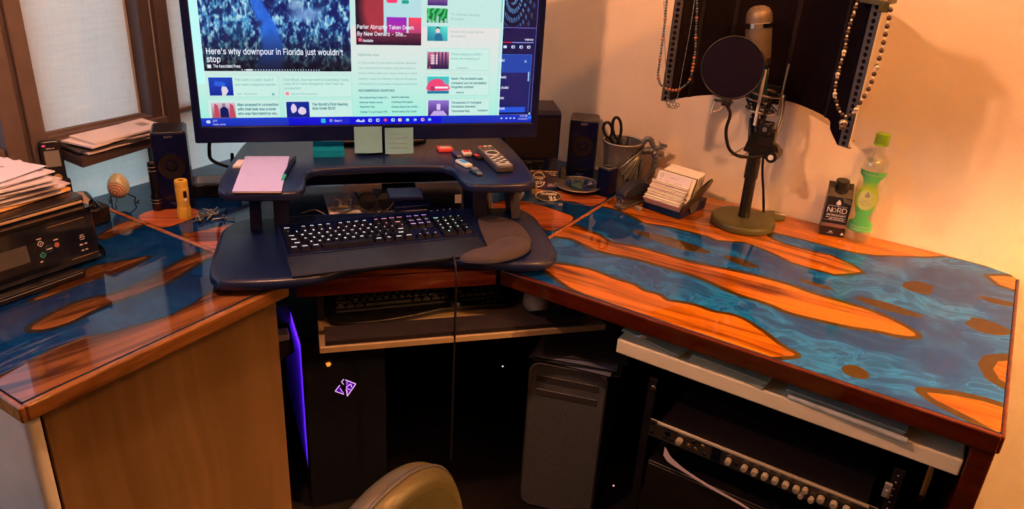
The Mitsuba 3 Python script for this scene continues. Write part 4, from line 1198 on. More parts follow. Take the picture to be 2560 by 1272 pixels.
single('crystal_point', put(cat(hull([(.0105 * math.cos(i * math.pi / 3), .0085 * math.sin(i * math.pi / 3), z) for i in range(6) for z in (0, .043)] + [(.001, 0, .060)])), (.917, -.206, TOP), 20), 'grey_dark',
       'grey stone crystal point standing behind the business card', 'crystal', False)
k = thing('oval_plaque', 'small oval black plaque with pale lettering, leaning before the silver dish', 'plaque')
ov = lambda m: basis(m, (.953, -.352, TOP + .0105), (math.cos(.62), math.sin(.62), 0), (-math.sin(.62) * .86, math.cos(.62) * .86, .50))
el = [(.037 * math.cos(a), .0185 * math.sin(a)) for a in np.linspace(0, 2 * math.pi, 40, endpoint=False)]
part(k, 'plate', ov(slab(el, -.004, 0, .0012, 2)), 'black_gloss', 40)
part(k, 'rim', ov(tube(np.c_[V(el), np.zeros(40)], .0016, 6, True)), 'steel', True)
part(k, 'lettering', ov(cat(put(words('Orchestra', .0095, .0004, .046, True, 'c'), (0, .004, .0002)), put(words('M A', .0085, .0004, .020, True, 'c'), (.010, -.008, .0002)), put(words('M M', .0075, .0004, .018, True, 'c'), (.012, -.0155, .0002)))), 'bone', False, label='pale lettering')

# stapler
st = thing('stapler', 'black stapler with a metal nose, between the pen holder and the card file', 'stapler')
sp = lambda m: put(m, (1.148, -.262, TOP), -13)
part(st, 'base', sp(cat(slab(rrect(.040, .030, .012, 6, 0, -.010), 0, .010, .003), box(-.017, .017, 0, .125, 0, .009, .003))), 'grey_dark', 40)
part(st, 'anvil', sp(box(-.011, .011, -.018, -.002, .0098, .0115, .0006)), 'steel')
part(st, 'magazine', sp(hull([(x, y, z) for x in (-.009, .009) for y, z in ((-.016, .020), (-.016, .034), (.12, .014), (.12, .030))])), 'steel', 30)
arm = [(-.018, .030), (-.019, .042), (-.010, .055), (.012, .066), (.040, .071), (.072, .068), (.100, .056), (.122, .036), (.124, .022), (.095, .024), (.0, .030)]
part(st, 'arm', sp(put(slab(curve2(arm, 50), -.0165, .0165, .006, 3), (0, 0, 0), 0, 0, 0).apply_transform(np.array([[0, 0, 1, 0], [1, 0, 0, 0], [0, 1, 0, 0], [0, 0, 0, 1.0]]))), 'charcoal', 45)
part(st, 'nose', sp(cat(box(-.011, .011, -.0205, -.010, .018, .036, .0015))), 'chrome', 30)
for sx in (-.0045, .0045):
    part(st, 'nose_slot', sp(box(sx - .0025, sx + .0025, -.0212, -.020, .021, .031)), 'black_plastic')
single('tape_cube', put(box(-.010, .010, -.007, .007, 0, .011, .002), (1.193, -.254, TOP + .0003), -15), 'grey_plastic', 'tiny grey plastic block lying beside the stapler', 'block')

# card file
cf = thing('card_file', 'black desk card file packed with worn index cards, left of the microphone stand', 'card file')
cw = lambda m: put(m, (1.268, -.152, TOP), -9)
part(cf, 'cradle', cw(hull([(x, y, z) for x in (-.062, .062) for y, z in ((-.085, .002), (-.078, .020), (.055, .002), (.062, .030), (-.02, .012))])), 'navy_black', 25)
for s in (1,):
    a = np.linspace(0, 2 * math.pi, 40, endpoint=False)
    d_ = slab(np.c_[.075 * np.cos(a), .040 * np.sin(a)], -.0025, .0025, .0015, 2)
    part(cf, 'side_wing', cw(basis(d_, (s * .076, -.035, .060), (s * .10, .80, .42), (s * .36, -.36, .72))), 'stand_black' if s > 0 else 'navy_black', 40)
    part(cf, 'hub_disc', cw(put(lathe([(.0001, -.003), (.024, -.003), (.024, .003), (.0001, .003)], 28), (s * .064, -.02, .03), 0, 0, 90)), 'grey_dark', 30)
rg = np.random.default_rng(4)
for i in range(15):
    al = math.radians(50 - i * .5)
    nn, dd = V([0, math.sin(al), math.cos(al)]), V([0, math.cos(al), -math.sin(al)])
    c_ = V([rg.normal() * .0012, -.094, .038]) + nn * i * .0042 + dd * (.022 + rg.uniform(-.002, .002))
    part(cf, 'card', cw(basis(cbox((.116, .046, .0030), .0004), c_, (1, rg.normal() * .01, 0), dd)), 'card_stack' if i % 4 else 'paper_shade', False)
for i in range(11):
    al = math.radians(-24 + i * .6)
    up = V([0, -math.sin(al) * 1.0, math.cos(al)])
    c_ = V([.012 + rg.normal() * .0012, -.046 + i * .0050, .040 + .033 + i * .0008 + rg.uniform(-.0015, .0015)])
    part(cf, 'card', cw(basis(cbox((.112, .072, .0036), .0004), c_, (1, 0, 0), up)), 'card_stack' if i != 1 else 'ink', False)
al = math.radians(-24)
sk = lambda m: cw(basis(m, V([.004, -.052, .077]), (1, 0, 0), (0, -math.sin(al), math.cos(al))))
FCK = part(cf, 'front_card', sk(cbox((.106, .066, .0010), .0003)), 'paper', False, label='white card with a faint printed sketch')
part(FCK, 'sketch', sk(cat(put(torus((0, 0, 0), .0045, .0006, 16, 4), (-.040, .022, .0008)), put(dashes(.024, .0016, 2), (-.012, .020, .0007)), put(dashes(.008, .0014, 3), (-.044, .008, .0007)), *[put(tube(smooth_path([(x, y, 0) for x, y in pp], 24), .00035, 4), (0, 0, .0008)) for pp in ([(-.030, .004), (-.018, .010), (-.004, .002), (.012, .009), (.020, .003)], [(.016, .002), (.024, .010), (.030, .002), (.024, -.004), (.016, .002)], [(-.02, -.004), (-.008, .001), (.004, -.006)])])), 'grey_plastic', False, kind='stuff')

# carton of drink and the bottle
nd = thing('drink_carton', 'small black NORD drink carton with a screw cap, beside the green bottle', 'carton')
nc = lambda m: put(m, (1.683, -.0555, TOP), 14)
hw, hd_ = .0315, .0225
part(nd, 'carton', nc(hull([(sx * hw, sy * hd_, z) for sx in (-1, 1) for sy in (-1, 1) for z in (0.0005, .112)] + [(sx * (hw - .004), -.004, .131) for sx in (-1, 1)] + [(sx * hw, hd_, .141) for sx in (-1, 1)])), 'black_satin', 12)
part(nd, 'cap', nc(put(lathe([(.0001, .0), (.0175, .0), (.0175, .024), (.016, .0265), (.0001, .0268)], 32), (0, .003, .128), 0, 6)), 'stand_black', 35)
part(nd, 'cap_collar', nc(put(lathe([(.0175, 0), (.0205, 0), (.0195, .006), (.0175, .006)], 32), (0, .003, .124), 0, 6)), 'stand_black', 35)
ft = lambda m: nc(basis(m, (0, -hd_ - .0002, 0), (1, 0, 0), (0, 0, 1)))
part(nd, 'name_print', ft(cat(put(words('N', .0150, .0004, .0125), (-.027, .068, 0)), put(words('O', .0105, .0004, .0105), (-.0135, .0695, 0)), put(words('R', .0150, .0004, .0105), (-.0015, .068, 0)), put(words('D', .0150, .0004, .0125), (.0105, .068, 0)))), 'paper', False, label='NORD lettering')
leafp = curve2([(0, .016), (.0055, .008), (.0062, .004), (.003, .0008), (0, .0025), (-.003, .0008), (-.0062, .004), (-.0055, .008)], 40)
part(nd, 'leaf_print', ft(cat(put(slab(leafp, 0, .0004), (0, .0895, 0)), box(-.0005, .0005, .086, .091, 0, .0004), box(-.024, .024, .0865, .0872, 0, .0004))), 'paper', False)
part(nd, 'small_print', ft(cat(put(words('ANTIOXIDANT', .0052, .0004, .050, True, 'c'), (0, .0585, 0)), put(dashes(.050, .0024, 5), (-.025, .0530, 0)), put(dashes(.040, .0024, 6), (-.017, .0485, 0)), box(-.030, .030, .0455, .0460, 0, .0003), put(dashes(.010, .0032, 7), (-.008, .0125, 0)), put(dashes(.018, .0020, 8), (-.012, .0085, 0)))), 'paper', False)
part(nd, 'silver_band', ft(box(-.0312, .0312, .027, .037, 0, .0004)), 'steel', False)
part(nd, 'shiny_fold', ft(hull([(a, b, c) for a, b in ((.006, .112), (.030, .108), (.0312, .094), (.012, .100)) for c in (0, .0005)])), 'grey_dark', False)
leaf2 = [(x * .55, z * .55) for x, z in leafp]
part(nd, 'corner_leaf', ft(put(slab(leaf2, 0, .0004), (.0255, .006, 0), -10)), 'paper', False)

bt = thing('bottle', 'tall clear glass bottle with green cap and green label, beside the black carton', 'bottle')
BC = V([1.750, -.055, TOP + .0005])
prof_ = [(.0001, .007), (.018, .005), (.026, .0), (.030, .001), (.0325, .006), (.0325, .212), (.0320, .2185), (.0290, .2265), (.0225, .2325), (.0175, .2365), (.0158, .243), (.0152, .272), (.0134, .272), (.0136, .243), (.0152, .2345), (.0205, .2305), (.0268, .225), (.0296, .218), (.0300, .212), (.0300, .012), (.026, .0075), (.0001, .0095)]
scene['clear_glass'] = {'type': 'dielectric', 'int_ior': 1.5}
scene['bottle_glass'] = {'type': 'thindielectric', 'int_ior': 1.55, 'specular_transmittance': {'type': 'rgb', 'value': [.97, .985, .95]}}
part(bt, 'glass', put(lathe(prof_, 64), BC), 'bottle_glass', 40)
part(bt, 'base_ring', torus(BC + V([0, 0, .0072]), .0255, .0026, 48, 8), 'clear_glass', True)
part(bt, 'base_ring', torus(BC + V([0, 0, .0085]), .0175, .0020, 48, 8), 'clear_glass', True)
CAPK = part(bt, 'cap', put(lathe([(.0001, .2705), (.0175, .2705), (.0178, .274), (.0178, .292), (.0165, .2955), (.0001, .296)], 40), BC), 'cap_green', 35)
part(CAPK, 'band', put(lathe([(.0165, .2655), (.0180, .266), (.0180, .2695), (.0165, .270)], 40), BC), 'cap_green', 35)
VIEW = math.radians(-84.25)                                       # the way the label faces


def wrap(rows, r, off=0.0, cols=14, shift=0.0):
    """A printed sheet on the bottle: rows are (z, left, right) in arc metres, seen from the front."""
    v, f = [], []
    for z, l, rr_ in rows:
        for q in np.linspace(l, rr_, cols):
            a = VIEW + off + q / r
            v.append(BC + V([r * math.cos(a), r * math.sin(a), z]))
    for j in range(len(rows) - 1):
        for i in range(cols - 1):
            a = j * cols + i
            f += [(a, a + 1, a + cols + 1), (a, a + cols + 1, a + cols)]
    return TM(v, f)


scene['label_green'] = {'type': 'twosided', 'bsdf': {'type': 'principled', 'roughness': .4, 'base_color': mikit.proc(lambda p, n, uv: mix((.045, .26, .07), (.28, .40, .015), smoothstep(.092, .115, p.z - .7505) * (1 - smoothstep(.150, .178, p.z - .7505))))}}
zs = np.linspace(.033, .200, 60)
hwid = np.interp(zs, [.033, .048, .056, .066, .074, .082, .105, .128, .146, .160, .172, .182, .188, .200], [.040, .040, .038, .020, .0165, .0175, .0300, .0330, .0260, .0190, .0185, .024, .040, .046])
part(bt, 'label', wrap([(z, -w_, w_) for z, w_ in zip(zs, hwid)], .0328, 0, 20), 'label_green', True, label='green waisted label')
plastic('label_pale', (.38, .46, .17), .4)
zo = np.linspace(.096, .150, 24)
part(bt, 'label_panel', wrap([(z, -w_, w_) for z, w_ in zip(zo, .0235 * np.sqrt(np.clip(1 - ((zo - .123) / .0275) ** 2, 0, 1)) + .0004)], .0330, 0, 12), 'label_pale', True)
zl = np.linspace(.130, .146, 14)
part(bt, 'label_leaf', wrap([(z, -w_, w_) for z, w_ in zip(zl, np.interp(zl, [.130, .1335, .137, .146], [.001, .0065, .0060, .0004]))], .0332, 0, 8), 'grey_plastic', True)


def wrapped(m, z, r=.0333):
    v = np.asarray(m.vertices)
    a = VIEW + (v[:, 0] - v[:, 0].mean()) / r
    rr_ = r + v[:, 2]
    m.vertices = np.c_[BC[0] + rr_ * np.cos(a), BC[1] + rr_ * np.sin(a), BC[2] + z + v[:, 1]]
    return m


for i, (w_, h_, z_) in enumerate(((.056, .0050, .190), (.020, .0030, .1215), (.032, .0022, .1150), (.022, .0022, .1090), (.054, .0058, .0450), (.052, .0042, .0375))):
    part(bt, 'script_line', wrapped(squiggle(w_, h_, 20 + i, .00045), z_), 'paper' if i in (0, 4, 5) else 'grey_plastic', False, kind='stuff')

# loose things right of the riser
k = thing('cable_ring', 'grey plastic loop lying under the right end of the riser', 'ring')
part(k, 'loop', tube(smooth_path([(.868, -.418, .778), (.880, -.412, .764), (.893, -.430, .7575), (.906, -.434, .765), (.909, -.424, .778), (.900, -.412, .772), (.893, -.421, .766)], 30), .0045, 8), 'grey_plastic', True)
k = thing('wooden_clip', 'small pale clip standing beside the dark business card', 'clip')
part(k, 'jaw', put(box(-.008, .008, -.003, .003, 0, .034, .0015), (.900, -.345, TOP + .0004), 40), 'tan')
part(k, 'arm', rod((.898, -.343, TOP + .032), (.852, -.372, TOP + .040), .0022), 'tan')
part(k, 'hole', put(lathe([(.0001, 0), (.0028, 0), (.0028, .0005), (.0001, .0005)], 12), (.9022, -.3476, TOP + .022), 40, 90), 'black_plastic')
single('usb_plug', put(box(-.006, .006, -.005, .005, 0, .006, .001), (1.005, -.372, TOP + .0004), 20), 'grey_plastic', 'tiny silver plug end lying in front of the oval plaque', 'plug')
# ---------------------------------------------------------------- microphone, its stand, pop filter and foam shield
SX, SY = 1.466, -.157
ms = thing('microphone_stand', 'black microphone stand with a heavy round base on the right wing of the desk', 'microphone stand')
part(ms, 'base', put(lathe([(.0001, 0.0005), (.083, 0.0005), (.0870, .003), (.0880, .010), (.0865, .018), (.082, .0222), (.060, .0235), (.0001, .0240)], 72), (SX, SY, TOP)), 'stand_base', 40, label='heavy round base')
part(ms, 'pole', rod((SX, SY, .770), (SX - .002, SY, .935), .0150, n=28), 'stand_black')
part(ms, 'collar', put(lathe([(.0150, 0), (.0182, .002), (.0182, .052), (.0168, .056), (.0168, .100), (.0150, .102)], 28), (SX - .002, SY, .884)), 'stand_black', 35)
part(ms, 'upper_tube', cat(rod((SX - .004, SY, .975), (SX - .016, SY + .014, 1.045), .0115, n=20), rod((SX - .020, SY - .008, .985), (SX - .032, SY + .010, 1.045), .0055)), 'stand_black', 35)
part(ms, 'elbow_bracket', cat(hull([(x, y, z) for y in (-.178, -.158) for x, z in ((1.436, .962), (1.448, 1.012), (1.476, 1.014), (1.524, .988), (1.532, .962), (1.518, .948), (1.49, .966))]), box(1.468, 1.512, -.186, -.158, .985, 1.03, .004)), 'stand_black', 25)
part(ms, 'joint', put(rod((1.516, -.200, .9655), (1.516, -.140, .9655), .0150, n=28), (0, 0, 0)), 'stand_black', 35)
part(ms, 'joint_bolt', rod((1.516, -.2035, .9655), (1.516, -.199, .9655), .0072, n=20), 'white_plastic', 35)
part(ms, 'brace', cat(tube([(1.405, -.172, .939), (1.446, -.170, .978)], .0042, 6, flat=.5), tube([(1.430, -.172, .938), (1.490, -.170, .999)], .0042, 6, flat=.5), tube([(1.442, -.172, .962), (1.516, -.172, .966)], .0035, 6)), 'nickel_warm', 30)
part(ms, 'tilt_knob', cat(*[put(lathe([(.0001, 0), (.0175, 0), (.0185, .004), (.0175, .020), (.0120, .024), (.0001, .024)], 20), (1.486, -.172, 1.033), 0, 90)], box(1.468, 1.504, -.190, -.172, 1.012, 1.052, .005)), 'black_satin', 30)
part(ms, 'knob_cap', put(lathe([(.0001, 0), (.0065, 0), (.0060, .002), (.0001, .0022)], 20), (1.486, -.1962, 1.033), 0, 90), 'grey_plastic', 30)
part(ms, 'shield_bar', cat(rod((SX - .006, SY, 1.02), (1.455, -.055, 1.085), .007), box(1.435, 1.475, -.058, -.050, 1.07, 1.12, .002)), 'stand_black', 30)
cg = thing('cable_puck', 'flat round dark disc with a cable running into it, behind the microphone base', 'cable puck')
part(cg, 'disc', put(lathe([(.0001, .0005), (.031, .0005), (.034, .003), (.033, .0075), (.028, .009), (.0001, .0095)], 48), (1.520, -.043, TOP)), 'stand_base', 40)
part(cg, 'plug', rod((1.524, -.046, TOP + .0115), (1.552, -.036, TOP + .0115), .0042), 'chrome')
part(cg, 'cable', tube(smooth_path([(1.449, -.120, 1.06), (1.470, -.112, .98), (1.480, -.108, .90), (1.490, -.090, .835), (1.496, -.075, .785), (1.497, -.066, .7635)], 40), .0034), 'stand_black', True)

# shock mount and microphone
AX0, AX1 = V([1.405, -.160, 1.328]), V([1.442, -.160, 1.090])
ad = (AX1 - AX0) / np.linalg.norm(AX1 - AX0)
tilt = math.degrees(math.atan2(ad[0], -ad[2]))
mi_at = lambda m: put(m, AX1, 0, 0, -tilt)
L_ = np.linalg.norm(AX1 - AX0)
mc = thing('microphone', 'large silver condenser microphone with a domed mesh head in a cage mount', 'microphone')


def mesh_metal(p, n, uv):
    h = p.z * 620
    a = (p.x + p.y * .6) * 620
    w = dr.abs(a * .5 - dr.floor(a * .5) - .5) * 2
    k = h + w * 1.6
    s = dr.abs(k * .35 - dr.floor(k * .35) - .5) * 2
    return mix((.085, .064, .044), (.23, .185, .135), smoothstep(.25, .75, s))


scene['mic_mesh'] = {'type': 'twosided', 'bsdf': {'type': 'principled', 'base_color': mikit.proc(mesh_metal), 'roughness': .42, 'metallic': .45}}
part(mc, 'head_grille', mi_at(lathe([(.0322, L_ - .128), (.0325, L_ - .125), (.0328, L_ - .052)], 48)), 'mic_mesh', 40, label='silver mesh grille')
part(mc, 'dome', mi_at(lathe([(.0328, L_ - .040), (.0325, L_ - .026), (.030, L_ - .014), (.0235, L_ - .004), (.012, L_ + .001), (.0001, L_ + .002)], 48)), 'mic_mesh', 50)
part(mc, 'head_band', mi_at(lathe([(.0328, L_ - .053), (.0338, L_ - .052), (.0338, L_ - .041), (.0328, L_ - .040)], 48)), 'chrome', 30)
part(mc, 'neck_band', mi_at(lathe([(.0300, L_ - .146), (.0330, L_ - .144), (.0332, L_ - .129), (.0322, L_ - .127)], 48)), 'nickel_warm', 30)
part(mc, 'body', mi_at(lathe([(.0001, .000), (.0235, .001), (.0262, .006), (.0268, L_ - .147), (.0300, L_ - .145)], 48)), 'teal_dark', 40, label='dark teal body')
part(mc, 'plug', mi_at(lathe([(.0001, -.040), (.009, -.040), (.0095, -.012), (.0115, -.010), (.0115, .001), (.0001, .001)], 24)), 'stand_black', 35)
sm = thing('shock_mount', 'metal cage shock mount that holds the silver microphone on the black stand', 'shock mount')
CX, CY = 1.461, -.160
part(sm, 'upper_ring', torus((CX, CY, 1.118), .040, .0030, 48, 8, (.10, 0, 1)), 'nickel_warm', True)
part(sm, 'lower_ring', torus((CX - .006, CY, 1.072), .035, .0042, 48, 8, (.10, 0, 1)), 'steel', True)
part(sm, 'inner_ring', torus((CX - .018, CY, 1.100), .030, .0024, 40, 8, (.15, 0, 1)), 'steel', True)
part(sm, 'rod', tube([(1.4605, -.203, 1.184), (1.4590, -.201, 1.040)], .0042, 8), 'white_plastic', 30, label='pale upright rod')
part(sm, 'rod', tube([(1.502, -.146, 1.197), (1.500, -.150, 1.064)], .0034, 8), 'nickel_warm')
part(sm, 'rod', tube([(1.447, -.122, 1.175), (1.455, -.124, 1.070)], .0034, 8), 'nickel_warm')
part(sm, 'rod', tube([(1.418, -.172, 1.120), (1.430, -.172, 1.066)], .0034, 8), 'nickel_warm')
part(sm, 'yoke', tube(smooth_path([(1.505, -.150, 1.118), (1.512, -.155, 1.06), (1.505, -.165, 1.02), (1.490, -.170, 1.02)], 24), .0055, 8), 'nickel_warm', True)
part(sm, 'elastic', cat(*[tube([(CX + .040 * math.cos(a), CY + .040 * math.sin(a), 1.118), (CX - .018 + .030 * math.cos(a + .5), CY + .030 * math.sin(a + .5), 1.100), (CX + .036 * math.cos(a + 1.0), CY + .036 * math.sin(a + 1.0), 1.074)], .0014, 5) for a in np.linspace(0, 2 * math.pi, 8, endpoint=False)]), 'black_plastic', True)
part(sm, 'mic_cable', tube(smooth_path([(1.440, -.170, 1.055), (1.452, -.185, 1.085), (1.474, -.196, 1.093), (1.479, -.194, 1.060), (1.474, -.190, 1.030)], 30), .0028), 'stand_black', True)

pf = thing('pop_filter', 'round black pop filter on a gooseneck in front of the silver microphone', 'pop filter')
PC, PN = V([1.394, -.262, 1.186]), V([.24, -.95, .16])
PN = PN / np.linalg.norm(PN)
pe = np.cross([0, 0, 1], PN)
pe /= np.linalg.norm(pe)
pu = np.cross(PN, pe)
disc = lathe([(.0001, .006), (.03, .0052), (.06, .0022), (.0745, 0), (.0745, -.002), (.06, -.004), (.0001, -.006)], 56)
matte('pop_cloth', paint_fn((.006, .005, .014), .7, 1500))
part(pf, 'cloth', basis(disc, PC, pe, pu), 'pop_cloth', 50, label='thin black cloth')
part(pf, 'hoop', torus(PC, .0755, .0028, 72, 8, PN), 'black_satin', True)
part(pf, 'clamp', cat(basis(box(-.012, .012, -.094, -.074, -.006, .006, .003), PC, pe, pu), rod(PC - pu * .083 - pe * .030, PC - pu * .083 + pe * .016, .0035)), 'black_plastic', 30)
part(pf, 'hook', cat(tube(smooth_path([PC - pu * .086 - pe * .026, PC - pu * .100 - pe * .029, PC - pu * .118 - pe * .031], 10), .0032), tube(smooth_path([PC - pu * .112 - pe * .028, PC - pu * .106 - pe * .014, PC - pu * .092 - pe * .004], 12), .0022)), 'nickel_warm', 30)
part(pf, 'gooseneck', tube(smooth_path([PC - pu * .088, (1.407, -.255, 1.070), (1.402, -.250, 1.032), (1.406, -.245, 1.001), (1.418, -.240, .974), (1.440, -.230, .960), (1.470, -.205, .957), (1.500, -.192, .9655)], 60), .0042 * (1 + .08 * np.sin(np.arange(60) * 3.1)), 9), 'stand_black', True)

# the foam shield: a wall of foam bent into a U, a perforated flange at each end
sh = thing('microphone_shield', 'U-shaped black foam acoustic shield with perforated metal flanges, behind the microphone', 'acoustic shield')
UP = smooth_path([(1.2575, -.2955, 0), (1.266, -.225, 0), (1.300, -.150, 0), (1.352, -.090, 0), (1.425, -.050, 0), (1.505, -.046, 0), (1.585, -.110, 0), (1.632, -.175, 0), (1.655, -.270, 0), (1.6970, -.3975, 0)], 60)[:, :2]
d_ = np.gradient(UP, axis=0)
d_ /= np.linalg.norm(d_, axis=1, keepdims=True)
nout = np.c_[-d_[:, 1], d_[:, 0]]
SZ0, SZ1 = 1.082, 1.385


def ribbon(a, b, z0, z1):
    return slab(np.vstack([a, b[::-1]]), z0, z1)


part(sh, 'foam', ribbon(UP, UP + nout * .014, SZ0, SZ1), 'foam_black', 20, label='black foam lining')
part(sh, 'outer_sheet', ribbon(UP[3:-1] + nout[3:-1] * .0145, UP[3:-1] + nout[3:-1] * .0165, SZ0 + .004, SZ1), 'aluminium', 20, label='metal outer sheet')
for nm, a, b in (('left', (1.2345, -.3030), (1.2560, -.2980)), ('right', (1.6990, -.3990), (1.7220, -.4110))):
    a, b = V([*a, 0]), V([*b, 0])
    w_ = np.linalg.norm(b - a)
    f_ = lambda m: basis(m, a + V([0, 0, SZ0]), b - a, (0, 0, 1))
    part(sh, 'flange', f_(box(0, w_, 0, SZ1 - SZ0, -.0015, 0, .0004)), 'grey_dark', 20, label='perforated metal flange')
    part(sh, 'flange_holes', f_(cat(*[put(lathe([(.0001, .0004), (.0045, .0004), (.0048, 0)], 12), (w_ * .50, .008 + i * .0138, 0)) for i in range(22)])), 'foam_black', False, kind='stuff')
    if nm == 'right':
        part(sh, 'flange_return', slab([(1.7222, -.4112), (1.7240, -.4105), (1.7140, -.330), (1.7120, -.330)], SZ0 + .004, SZ1), 'cream_board', 20)
        part(sh, 'corner_plate', cat(slab([(1.668, -.400), (1.728, -.428), (1.736, -.33), (1.650, -.30)], SZ1, SZ1 + .010, .001), box(1.716, 1.736, -.425, -.41, SZ1 - .012, SZ1 + .010, .002)), 'stand_base', 20)
        part(sh, 'fixing_bolt', cat(rod((1.716, -.372, 1.098), (1.724, -.40, 1.083), .0012), ball((1.724, -.401, 1.083), .004), ball((1.727, -.392, 1.098), .0035)), 'gold', True)
for i in (8, 17, 30, 43):
    part(sh, 'panel_seam', ribbon(UP[i:i + 2] - nout[i:i + 2] * .003, UP[i:i + 2] + nout[i:i + 2] * .001, SZ0, SZ1), 'fuzzy_black', 20)
single('push_pin', put(lathe([(.0001, .004), (.005, .0035), (.0065, .001), (.0065, -.001), (.0001, -.002)], 24), (1.6540, -.300, 1.348), -78, 90), 'white_plastic', 'white round push pin stuck in the foam shield above the skull necklace', 'push pin')

NK_A = [(1.226, -0.338, 1.363), (1.229, -0.336, 1.297), (1.23, -0.336, 1.239), (1.23, -0.336, 1.18), (1.231, -0.336, 1.15), (1.241, -0.332, 1.128), (1.256, -0.326, 1.12), (1.277, -0.319, 1.119), (1.294, -0.312, 1.131), (1.305, -0.308, 1.148), (1.308, -0.307, 1.184), (1.307, -0.308, 1.228), (1.303, -0.309, 1.261), (1.297, -0.311, 1.322), (1.28, -0.30, 1.384)]
NK_B = [(1.224, -.345, 1.330), (1.23, -0.338, 1.278), (1.243, -0.333, 1.192), (1.263, -0.325, 1.098), (1.2755, -.323, 1.092), (1.285, -0.324, 1.103), (1.287, -0.324, 1.132), (1.289, -0.323, 1.197), (1.292, -0.322, 1.285), (1.285, -0.305, 1.386)]
NK_C = [(1.730, -0.414, 1.398), (1.739, -0.422, 1.383), (1.741, -0.424, 1.36), (1.742, -0.424, 1.324), (1.742, -0.424, 1.287), (1.74, -0.424, 1.262), (1.738, -0.425, 1.229), (1.733, -0.425, 1.207), (1.726, -0.426, 1.186), (1.72, -0.427, 1.17), (1.712, -0.428, 1.158), (1.703, -0.429, 1.155), (1.693, -0.431, 1.161), (1.683, -0.432, 1.176), (1.674, -0.433, 1.198), (1.671, -0.434, 1.217), (1.671, -0.434, 1.236), (1.671, -0.434, 1.257), (1.672, -0.434, 1.278), (1.673, -0.433, 1.293), (1.671, -0.434, 1.327), (1.674, -0.420, 1.396)]


def beads(key, path, kinds, sizes, nm):
    p = smooth_path(path, 400)
    s = np.r_[0, np.cumsum(np.linalg.norm(np.diff(p, axis=0), axis=1))]
    bag, at, i = {}, 0.002, 0
    while at < s[-1] - .002:
        kd = kinds(i, at / s[-1])
        r = sizes[kd]
        c = V([np.interp(at + r, s, p[:, j]) for j in range(3)])
        bag.setdefault(kd, []).append(ball(c, r, 1 if r < .0042 else 2))
        at += 2 * r + .0003
        i += 1
    for kd, ms_ in bag.items():
        part(key, f'{nm[kd]}_beads', cat(*ms_), kd, True, kind='stuff')
    part(key, 'cord', tube(p[::8], .0005, 5), 'black_plastic', True)


rb_ = random.Random(3)
nk = thing('necklace', 'bead necklace of blue and brown stones over the left edge of the foam shield', 'necklace')
beads(nk, NK_A, lambda i, q: 'bead_brown' if (.44 < q < .52 or .60 < q < .64 or i % 7 == 3) else ('rubber_grey' if i % 3 == 1 else 'bead_blue'), {'bead_blue': .0032, 'bead_brown': .0042, 'rubber_grey': .0030}, {'bead_blue': 'blue', 'bead_brown': 'brown', 'rubber_grey': 'grey'})
nk = thing('necklace', 'thin silver chain with an openwork silver pendant on the left flange of the foam shield', 'necklace')
part(nk, 'chain', tube(smooth_path(NK_B, 90), .0008 * (1 + .35 * np.sin(np.arange(90) * 2.6)), 5), 'steel', True)
pd = lambda m: basis(m, (1.275, -.327, 1.086), (.93, .36, 0), (0, 0, 1))
part(nk, 'pendant', pd(cat(*[torus((x, z, 0), r_, .0010, 16, 5) for x, z, r_ in ((-.010, .001, .0045), (-.002, -.003, .005), (.007, -.001, .0045), (.014, -.002, .0045), (.003, .006, .004), (.010, -.008, .003), (-.006, -.008, .003))],
     tube(smooth_path([(-.016, .010, 0), (-.006, .007, 0), (.006, .011, 0), (.016, .015, 0)], 16), .0016, 6), tube(smooth_path([(-.013, .006, 0), (-.012, -.004, 0), (-.002, -.010, 0), (.010, -.011, 0), (.018, -.004, 0)], 20), .0013, 6))), 'pewter', True, label='openwork silver pendant')
nk = thing('necklace', 'dark and bone bead necklace with skull pendant on the right flange of the foam shield', 'necklace')
beads(nk, NK_C, lambda i, q: 'bone' if i % 2 else 'bead_dark', {'bead_dark': .0048, 'bone': .0030}, {'bead_dark': 'dark', 'bone': 'bone'})


def skull(at, s, mat_holes=True):
    f_ = lambda m: put(m, at, 24)
    head = cat(ball((0, 0, .35 * s), (.62 * s, .60 * s, .62 * s), 2), hull([(x * .38 * s, y * s, z * s) for x in (-1, 1) for y, z in ((-.46, -.15), (.1, -.1), (-.42, -.62), (.05, -.55))]))
    eyes = cat(ball((-.25 * s, -.50 * s, .28 * s), .17 * s, 1), ball((.25 * s, -.50 * s, .28 * s), .17 * s, 1), ball((0, -.56 * s, 0.02 * s), .08 * s, 1), box(-.28 * s, .28 * s, -.49 * s, -.40 * s, -.36 * s, -.28 * s))
    return f_(head), f_(eyes)


h_, e_ = skull((1.704, -.436, 1.136), .0145)
part(nk, 'skull_pendant', h_, 'nickel_warm', 40, label='bronze skull pendant')
scene[f'{nk}__skull_pendant__sockets'] = mikit.ply(e_, 'black_plastic', True)
for i, (x, y, z) in enumerate(((1.674, -.436, 1.196), (1.671, -.438, 1.238), (1.673, -.437, 1.285), (1.722, -.430, 1.170), (1.742, -.428, 1.262))):
    h_, e_ = skull((x, y, z), .0078)
    kk = part(nk, 'skull_bead', h_, 'bone', 40)
    scene[f'{kk}__sockets'] = mikit.ply(e_, 'black_plastic', True)
# ---------------------------------------------------------------- on the left wing and by the window
# printer: its front looks along +x, its right end is at y = -1.345
pr = thing('printer', 'black all-in-one printer with a tilted control panel, on the left wing of the desk', 'printer')
Y0, Y1 = -1.790, -1.345
body = [(.03, .760), (.352, .760), (.360, .770), (.360, .800), (.352, .868), (.340, .877), (.04, .877), (.028, .865)]


